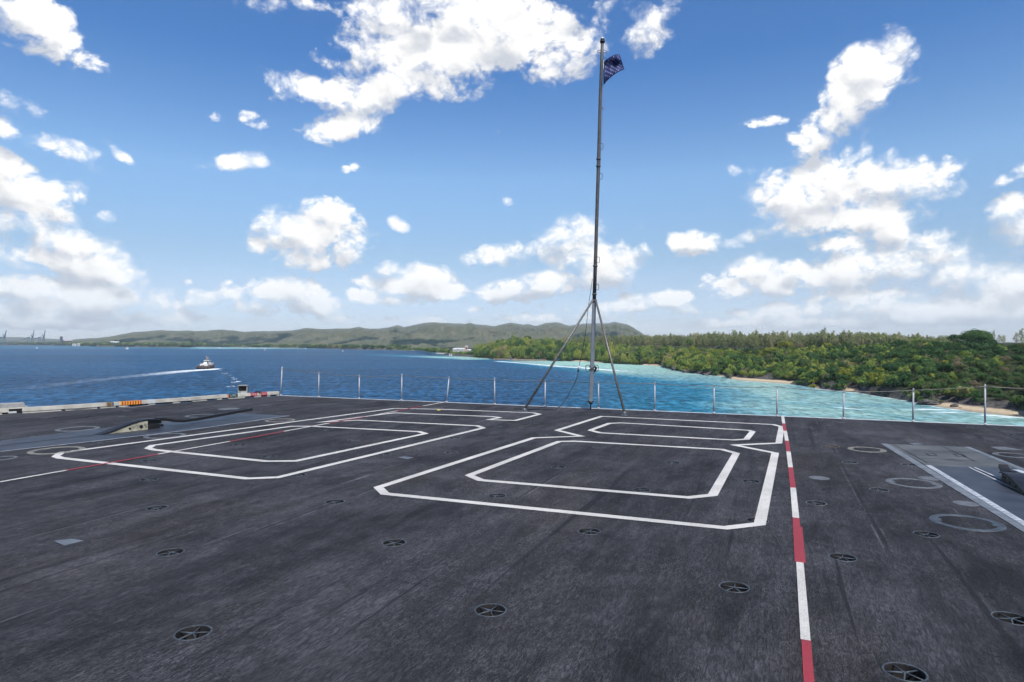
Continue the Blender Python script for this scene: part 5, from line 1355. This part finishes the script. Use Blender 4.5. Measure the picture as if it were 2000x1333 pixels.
# ================================================================== BUILDINGS, PORT, BOATS
m_wall = mat_worn('white rendered wall', (.62, .62, .60), (.50, .50, .48), .8, 0, .05)
m_beige = mat_worn('beige rendered wall', (.48, .34, .26), (.42, .30, .24), .8, 0, .05)
m_roof = mat_worn('pale roof sheet', (.66, .67, .68), (.52, .53, .54), .6, 0, .05)
m_win = mat_worn('dark window', (.03, .035, .04), (.05, .055, .06), .3, 0, .2)
m_brown = mat_worn('brown cladding', (.17, .10, .085), (.13, .08, .075), .8, 0, .05)
m_tower = mat_worn('slate cladding', (.06, .065, .085), (.045, .05, .065), .8, 0, .05)
m_rust = mat_worn('rusty ore', (.24, .12, .09), (.36, .22, .17), .9, 0, .02)
m_craneb = mat_worn('blue-green crane paint', (.02, .10, .13), (.03, .12, .15), .6, 0, .05)
def building(name, px0, px1, ytop, d, lab, wall, cat='building', roofp=.12, depth=None, ybase=None, windows=5, rise=0.5):
    """a block seen front on: walls, roof, a row or two of windows"""
    zb = SEA+.3 if ybase is None else EYE-(ybase-HY)/F*d
    zt = EYE-(ytop-HY)/F*d; x0, x1 = (px0-1000)/F*d, (px1-1000)/F*d; W, H = x1-x0, zt-zb; D_ = depth or max(W*.4, 6)
    root = empty(name, ((x0+x1)/2, d, zb)); thing(root, lab, cat)
    bm = bmesh.new(); box(bm, (-W/2, 0, 0), (W/2, D_, H*(1-roofp))); mk('wall', bm, wall, root)
    bm = bmesh.new(); z0 = H*(1-roofp)+.003
    a = [bm.verts.new(p) for p in ((-W/2-.3, -.4, z0), (W/2+.3, -.4, z0), (W/2+.3, D_+.4, z0), (-W/2-.3, D_+.4, z0), (-W/2*(1-rise*.3), D_*.5*rise+.0, H), (W/2*(1-rise*.3), D_*.5*rise, H), (W/2*(1-rise*.3), D_*(1-.5*rise), H), (-W/2*(1-rise*.3), D_*(1-.5*rise), H))]
    for q in ((0,3,2,1),(4,5,6,7),(0,1,5,4),(1,2,6,5),(2,3,7,6),(3,0,4,7)): bm.faces.new([a[i] for i in q])
    mk('roof', bm, m_roof, root)
    nr = 2 if H > 7 else 1
    for r_ in range(nr):
        for k in range(windows):
            xc = -W/2+W*(k+.5)/windows; zc = H*(1-roofp)*((r_+.5)/nr); ww = W/windows*.28; hh = H*(1-roofp)/nr*.22
            bm = bmesh.new(); box(bm, (xc-ww, -.06, zc-hh), (xc+ww, .0, zc+hh)); mk('window', bm, m_win, root)
    return root
building('long_building', 884, 907.5, 680.5, 1150, 'longest low white building beside the beige tower on the far point', m_wall, depth=30, windows=9)
building('tower_block', 908, 913.2, 676, 1152, 'beige stair tower standing beside the long white building', m_beige, roofp=.05, depth=6, windows=1)
building('side_wing', 913.4, 920, 682.5, 1150, 'short pale wing right of the beige tower', m_wall, windows=2)
building('white_house', 851.5, 871, 683.3, 1190, 'long low white house left of the long building on the far point', m_wall, windows=5)
building('white_hut', 877, 882.5, 691.8, 1010, 'tiny white hut on the shore below the far point buildings', m_wall, windows=1, ybase=695.5)
building('warehouse', 215, 230, 667.3, 3000, 'white warehouse on the far left shore under the hill', m_wall, windows=4)
building('shed', 141, 148, 671.8, 3300, 'small white shed nearest the port on the far left shore', m_wall, windows=1)
building('shed', 151, 155, 671.3, 3250, 'tiny pale shed right of the shed nearest the port', m_wall, windows=1)
building('shed', 189, 199, 669.8, 3000, 'low pinkish shed left of the white warehouse', m_beige, windows=2)
building('white_house', 350, 360, 671.0, 2650, 'low white house at the right end of the far left shore', m_wall, windows=3)
building('power_house', 121, 137.5, 664.3, 3900, 'reddish brown power house block at the port', m_brown, windows=3, roofp=.1)
building('chimney_tower', 116.8, 120.3, 657, 3880, 'dark slate tower beside the reddish brown power house', m_tower, roofp=.02, depth=10, windows=1)
for i, (px_, y_, w_) in enumerate([(399.5, 652.0, 2.2), (404, 653.5, 1.8), (414, 653.5, 2.0), (419, 652.6, 2.4), (424.5, 652, 2.6), (430, 653, 2.0), (327, 650.5, 2), (312, 648, 2.2), (428, 672.6, 2.4), (438, 672.9, 2.4), (381, 664.5, 2.2), (462, 654, 1.8), (846, 630.4, 3.0)]):
    d_ = 4700 if px_ < 600 and y_ < 660 else (6900 if px_ > 600 else 3300); zc = EYE-(y_-HY)/F*d_
    bm = bmesh.new(); s_w = w_/F*d_/2; box(bm, (-s_w, -3, -14), (s_w, 5, 2)); bm.faces.ensure_lookup_table(); box(bm, (-s_w*1.05, -3.4, 2.003), (s_w*1.05, 5.4, 2.6))
    where = ['leftmost of the white houses high on the long hill', 'second white house from the left high on the long hill', 'third white house from the left high on the long hill', 'fourth white house from the left high on the long hill', 'fifth and largest white house high on the long hill',
             'rightmost in the row of white houses high on the long hill', 'white house just under the left crest of the long hill', 'white house on the crest near the left shoulder of the hill', 'white building near the water behind the largest sailboat', 'second white building near the water behind the largest sailboat',
             'pale house low on the hill above the tug', 'white house alone right of the row on the long hill', 'small white station on the highest left summit'][i]
    thing(mk('hill_house', bm, m_wall, loc=((px_-1000)/F*d_, d_, zc)), where, 'house', None)
for k, (px_, y0_) in enumerate(((913.3, 634), (916.6, 632), (919.5, 634))):
    d_ = 6850; bm = bmesh.new(); H_ = (y0_-625.5)/F*d_+8
    tube(bm, [(0, 0, -8), (0, 0, H_-8)], [1.1, .5], 5)
    for q in range(3): box(bm, (-1.6, -.4, H_*.55+q*7-8), (1.6, .4, H_*.55+q*7-6.5))
    thing(mk('radio_mast', bm, m_plate, loc=((px_-1000)/F*d_, d_, EYE-(y0_-HY)/F*d_)), ['leftmost thin radio mast on the pointed summit', 'middle thin radio mast on the pointed summit', 'rightmost thin radio mast on the pointed summit'][k], 'mast')
def crane(pxb, pxtip, d, lab):
    """container crane: portal legs, back girder with machinery house, A-frame, raised boom"""
    s = d/F; root = empty('harbour_crane', ((pxb-1000)*s, d, SEA+1)); thing(root, lab, 'crane', 'raised harbour cranes on the far left')
    zg = EYE-(661.2-HY)*s-(SEA+1)                      # girder level
    B = lambda a, c, r: ((a, c), r)
    for (lx, ly) in ((0, 0), (0, 16), (8.5*s, 0), (8.5*s, 16)):
        bm = bmesh.new(); box(bm, (lx-1.1, ly-1.1, 0), (lx+1.1, ly+1.1, zg)); mk('leg', bm, m_craneb, root)
    bm = bmesh.new()
    for ly in (0, 16):
        tube(bm, [(0, ly, 14), (8.5*s, ly, 14)], 1.0, 4); tube(bm, [(0, ly, 14), (8.5*s, ly, zg-4)], .6, 4)
    for lx in (0, 8.5*s): tube(bm, [(lx, 0, 6), (lx, 16, 6)], 1.0, 4); tube(bm, [(lx, 0, 30), (lx, 16, 30)], .8, 4)
    mk('brace', bm, m_craneb, root)
    bm = bmesh.new(); box(bm, (-7.5*s, 5, zg), (9.5*s, 11, zg+3.2)); mk('girder', bm, m_craneb, root)
    bm = bmesh.new(); box(bm, (-7.6*s, 4.4, zg-5), (-5.2*s, 11.6, zg+2.5)); box(bm, (-2*s, 4.4, zg+3.3), (2.2*s, 11.6, zg+8)); mk('machinery_house', bm, m_craneb, root)
    bm = bmesh.new(); tube(bm, [(8.8*s, 6, zg+2), ((pxtip-pxb)*s, 8, zg+2+15.5*s)], [2.4, 1.8], 4); tube(bm, [(8.8*s, 10, zg+2), ((pxtip-pxb)*s, 9, zg+2+15.5*s)], [2.4, 1.8], 4); mk('boom', bm, m_craneb, root)
    bm = bmesh.new(); ap = (6.5*s, 8, zg+7.5*s)
    tube(bm, [(8*s, 5, zg+2), ap], 1.3, 4); tube(bm, [(8*s, 11, zg+2), ap], 1.3, 4); tube(bm, [(2.5*s, 8, zg+4), ap], .8, 4); tube(bm, [ap, ((pxtip-pxb)*s*.80, 8, zg+2+9*s)], .5, 4)
    mk('frame_mast', bm, m_craneb, root)
crane(53, 64.6, 4120, 'second harbour crane from the left, with raised boom')
crane(75, 86.5, 4180, 'third harbour crane from the left, nearest the slate tower, with raised boom')
crane(-2, 10.3, 3900, 'harbour crane cut by the left edge of the photo')
rr2 = random.Random(3)
for i in range(9):
    px_ = 6+i*7.3; d_ = 4150; s = d_/F; root_bm = bmesh.new(); w_ = 6.4*s
    for r_ in range(rr2.choice([2, 3, 4])):
        for c in range(2):
            box(root_bm, (c*w_/2+.2, rr2.uniform(-1, 1), r_*2.7), (c*w_/2+w_/2-.2, 7, r_*2.7+2.6))
    o = mk('container_stack', root_bm, [m_rust, m_brown, m_beige, m_rust, m_wall, m_brown, m_beige, m_rust, m_wall][i], loc=((px_-1000)*s, d_, SEA+3.5))
    thing(o, '%s container stack, number %s from the left at the port' % (['rust red', 'brown', 'pinkish', 'rust red', 'white', 'brown', 'pinkish', 'rust red', 'white'][i], ['one', 'two', 'three', 'four', 'five', 'six', 'seven', 'eight', 'nine'][i]), 'containers', 'container stacks at the port')

# quay, pilings, blue canopies
bm = bmesh.new(); q = [sea(*p) for p in ((964, 702.8), (1000, 703.6), (1068, 705.2))]
for a, c in zip(q, q[1:]): box(bm, (a[0], min(a[1], c[1])-1, SEA-.5), (c[0]-.05, max(a[1], c[1])+16, SEA+1.35+.01*a[1]/800))
m_quay = mat_worn('stained quay stone', (.24, .19, .15), (.13, .10, .085), .9, 0, .15)
thing(mk('stone_quay', bm, m_quay), 'low brown stone quay at the water under the blue canopies', 'quay')
m_blue = mat_worn('blue canopy cloth', (.02, .22, .55), (.02, .17, .45), .8, 0, .3)
for i, (px_, py_, w_) in enumerate([(996.5, 699.0, 8), (1028.5, 699.8, 7), (1043.5, 699.9, 7), (1058, 700.6, 4), (1091, 701.8, 4), (1224, 706.3, 6), (1245.5, 707.6, 3.5)]):
    d_ = float(shore_d(px_))+9; s = d_/F; c = Vector(((px_-1000)*s, d_, SEA+1.3)); W = w_*s/2; zt = EYE-(py_-HY)*s-c.z
    root = empty('beach_canopy', c); thing(root, ['leftmost blue canopy behind the stone quay', 'second blue canopy from the left behind the stone quay', 'third blue canopy from the left, close to its neighbour', 'small blue canopy at the right end of the stone quay', 'small blue canopy between the left pole leg and the flagpole', 'blue canopy under the palms right of the flagpole', 'smallest blue canopy, rightmost under the palms'][i], 'canopy', 'blue canopies along the beach')
    bm = bmesh.new(); a = [bm.verts.new(p) for p in ((-W, -W, zt), (W, -W, zt), (W, W, zt), (-W, W, zt))]; t_ = bm.verts.new((0, 0, zt+W*.75)); lo = [bm.verts.new(v_.co-Vector((0, 0, .4))) for v_ in a]
    for k in range(4): bm.faces.new((a[k], a[(k+1) % 4], t_)); bm.faces.new((lo[k], lo[(k+1) % 4], a[(k+1) % 4], a[k]))
    mk('roof', bm, m_blue, root)
    for sx_, sy_ in ((-1, -1), (1, -1), (1, 1), (-1, 1)):
        bm = bmesh.new(); tube(bm, [(sx_*W*.94, sy_*W*.94, 0), (sx_*W*.94, sy_*W*.94, zt-.02)], .07, 5); mk('post', bm, m_post, root)
for i in range(16):
    px_ = 862+i*6.2+random.uniform(-1.5, 1.5); x0, y0 = sea(px_, 701+random.uniform(-.3, .3)+(.4 if px_ > 900 else 0)); bm = bmesh.new(); tube(bm, [(0, 0, -1), (0, 0, random.uniform(.6, 1.3))], .35, 6)
    thing(mk('mooring_piling', bm, m_bark, loc=(x0, y0, SEA)), 'short dark piling standing in the pale shallows left of the stone quay', 'piling', 'pilings in the pale shallows')

m_hullb = mat_worn('black hull paint', (.015, .015, .018), (.03, .028, .028), .5, 0, .3)
m_white2 = mat_worn('white boat paint', (.72, .72, .70), (.58, .57, .54), .5, 0, .5, .1, (.30, .2, .12))
m_buff = mat_worn('buff boat paint', (.34, .22, .14), (.26, .16, .10), .6, 0, .5)
m_fend = mat_worn('worn rubber fender', (.05, .045, .042), (.20, .13, .10), .8, 0, 1.2)
tug = empty('tugboat', (-254, 540, SEA), R(-6)); tug.rotation_euler = (0, 0, R(4)); thing(tug, 'black-hulled tugboat with white wheelhouse trailing a white wake', 'tugboat')
def hull_bm(stations, zk):
    bm = bmesh.new(); rings = []
    for (yy, hw, zt) in stations:
        rings.append([bm.verts.new(p) for p in ((-hw, yy, zt), (-hw*.92, yy, zk+.6), (0, yy, zk), (hw*.92, yy, zk+.6), (hw, yy, zt))])
    for i in range(len(rings)-1):
        for j in range(4): bm.faces.new((rings[i][j], rings[i][j+1], rings[i+1][j+1], rings[i+1][j]))
        bm.faces.new((rings[i][4], rings[i][0], rings[i+1][0], rings[i+1][4]))
    bm.faces.new(rings[0]); bm.faces.new(rings[-1][::-1]); bmesh.ops.recalc_face_normals(bm, faces=bm.faces[:]); return bm
st = [(-10.5, 2.8, 2.7), (-10, 3.7, 2.6), (-7, 4.2, 2.5), (0, 4.4, 2.6), (5, 4.1, 3.1), (8.5, 3.0, 3.7), (10.3, 1.5, 4.2), (11, .4, 4.4)]
mk('hull', hull_bm(st, -1), m_hullb, tug)
bm = bmesh.new()
for s_ in (-1, 1):
    tube(bm, [Vector((s_*hw, yy, zt-.15)) for yy, hw, zt in st], .32, 6)
    for yy, hw, zt in st[1:-1]: tube(bm, [(s_*(hw+.12), yy, zt-.2), (s_*(hw+.12), yy, .5)], .42, 8)
tube(bm, [(-2.8, -10.6, 1.7), (2.8, -10.6, 1.7)], .4, 6); mk('fender', bm, m_fend, tug)
bm = bmesh.new(); box(bm, (-3.0, -5, 1.9), (3.0, 6.4, 4.3)); box(bm, (-2.4, -2.5, 4.303), (2.4, 5.2, 4.9)); bmesh.ops.bevel(bm, geom=bm.edges[:], offset=.2, segments=2); mk('deck_house', bm, m_white2, tug)
bm = bmesh.new(); box(bm, (-3.04, -4, 2.7), (3.04, 5.4, 3.3)); mk('porthole_band', bm, m_buff, tug)
bm = bmesh.new(); box(bm, (-1.9, .2, 4.91), (1.9, 4.6, 5.7)); box(bm, (-2.1, 0, 6.65), (2.1, 4.9, 7.05)); mk('wheelhouse', bm, m_white2, tug)
bm = bmesh.new(); box(bm, (-1.85, .25, 5.703), (1.85, 4.55, 6.648)); mk('wheelhouse_window', bm, m_win, tug)
for s_ in (-1, 1):
    bm = bmesh.new(); tube(bm, [(s_*2.2, -2.2, 4.1), (s_*2.2, -2.3, 6.6)], [.55, .42], 10); mk('funnel', bm, m_hullb, tug)
bm = bmesh.new(); tube(bm, [(0, 1.2, 7.05), (0, 1.2, 10.0)], [.22, .1], 6); tube(bm, [(-1.4, 1.2, 8.5), (1.4, 1.2, 8.5)], .12, 5); box(bm, (-.2, .6, 8.0), (1.5, 1.8, 9.3)); mk('mast', bm, m_buff, tug)
bm = bmesh.new(); lathe(bm, [(.001, .5), (.3, .3), (.3, 0), (.001, 0)], 8, 0, (-.5, 1.2, 9.9)); box(bm, (1.6, -1, 4.92), (2.5, .1, 5.9)); mk('radar_dome', bm, m_white2, tug)
bm = bmesh.new(); box(bm, (-.9, -8.4, 1.9), (.9, -6.6, 3.0)); tube(bm, [(-1.1, -7.5, 2.6), (1.1, -7.5, 2.6)], .7, 10); mk('winch', bm, m_buff, tug)
bm = bmesh.new()
for s_ in (-1, 1):
    for yy, hw, zt in st[2:7]: tube(bm, [(s_*hw*.93, yy, zt), (s_*hw*.93, yy, zt+1.1)], .06, 4)
    tube(bm, [(s_*hw*.93, yy, zt+1.1) for yy, hw, zt in st[2:7]], .06, 4)
mk('rail', bm, m_white2, tug)
def sailboat(px, py, mh, lab, wpx):
    x0, y0 = sea(px, py); s = y0/F; root = empty('sailboat', (x0, y0, SEA), random.uniform(1.2, 1.9)); thing(root, lab, 'sailboat', 'sailboats anchored off the far shore')
    L = wpx*s/2; mk('hull', hull_bm([(-L, L*.22, 1.0), (-L*.4, L*.3, .9), (L*.4, L*.24, 1.0), (L, L*.03, 1.3)], -.5), m_white2, root)
    bm = bmesh.new(); box(bm, (-L*.15, -L*.5, .95), (L*.15, L*.3, 1.7)); mk('cabin', bm, m_white2, root)
    bm = bmesh.new(); tube(bm, [(0, 0, .9), (0, 0, mh*s)], .16, 5); tube(bm, [(0, 0, 2.4), (0, -L*.8, 2.4)], .25, 5); mk('mast', bm, m_white2, root)
for a in [(428, 680.2, 7.5, 'largest white sailboat at anchor off the far shore', 7), (511, 681.0, 6, 'sailboat with a tall mast right of the largest one', 4), (517.5, 681.4, 4, 'small sailboat close beside the tall-masted one', 5), (597, 682.2, 5, 'sailboat alone off the middle of the far shore', 4), (488, 681.2, 3, 'tiny pale boat between the two anchored groups', 3), (497.5, 681.3, 3, 'tiny white boat second between the anchored groups', 2.5), (517, 684.8, 2, 'small white boat nearer the camera than the anchored group', 3), (669.5, 686.8, 5, 'small white boat off the wooded point at the right end of the bay', 2.5)]: sailboat(*a)
def motorboat(px, py, wpx, hpx, lab):
    x0, y0 = sea(px, py); s = y0/F; root = empty('motorboat', (x0, y0, SEA), 1.4); thing(root, lab, 'motorboat')
    L = wpx*s/2; H_ = hpx*s; mk('hull', hull_bm([(-L, L*.4, H_*.4), (0, L*.45, H_*.4), (L*.6, L*.3, H_*.5), (L, .1, H_*.6)], -.5), m_white2, root)
    bm = bmesh.new(); box(bm, (-L*.35, -L*.7, H_*.38), (L*.35, L*.4, H_)); mk('cabin', bm, m_white2, root)
    bm = bmesh.new(); box(bm, (-L*.36, -L*.6, H_*.62), (L*.36, L*.41, H_*.8)); mk('window', bm, m_win, root)
motorboat(248, 682.8, 6, 4, 'boxy white motorboat below the white warehouse on the left')
motorboat(72, 681.0, 5, 2, 'low white speedboat on the water below the harbour cranes')
# splashes in a line behind the tug: broken water
m_foam, g, b = new_mat('broken white water'); b.inputs['Base Color'].default_value = (.78, .80, .82, 1); b.inputs['Roughness'].default_value = .8
bm = bmesh.new()
for (px_, py_, s_) in [(430,724.5,1.1),(436.5,728,.8),(441,729.5,1.6),(440,731.5,.8),(447.5,734,.9),(452.5,739,1.2),(461,741.2,1.4),(463,746.5,2.2),(459,747.5,1.2),(452,755.5,1.6),(456,755.8,.9),(466,746,1.2)]:
    x0, y0 = sea(px_, py_)
    for k in range(9):
        c = (x0+random.uniform(-1, 1)*s_, y0+random.uniform(-1, 1)*s_*2.0, SEA+.1); a = s_*random.uniform(.07, .22)
        bmesh.ops.create_icosphere(bm, subdivisions=1, radius=1, matrix=Matrix.Translation(c)@Matrix.Diagonal((a, a*1.6, a*.42, 1)))
struct(mk('sea_spray', bm, m_foam), 'stuff', 'line of small white splashes on the blue water behind the grey box')

# ================================================================== HAZE
HAZE = 7.5e-5
bm = bmesh.new(); box(bm, (-8900, -8900, SEA-2), (8900, 8900, 300))
hzo = mk('haze', bm, []) if False else None
me = bpy.data.meshes.new('haze'); bm.to_mesh(me); bm.free()
mh, g, b = new_mat('thin sea haze'); mh.node_tree.nodes.remove(b)
pv = g.n('ShaderNodeVolumePrincipled'); pv.inputs['Color'].default_value = (.82, .92, 1, 1); pv.inputs['Density'].default_value = HAZE; pv.inputs['Anisotropy'].default_value = .2
g.t.links.new(pv.outputs[0], mh.node_tree.nodes['Material Output'].inputs['Volume'])
me.materials.append(mh); hzo = bpy.data.objects.new('haze', me); link(hzo); struct(hzo, 'stuff')
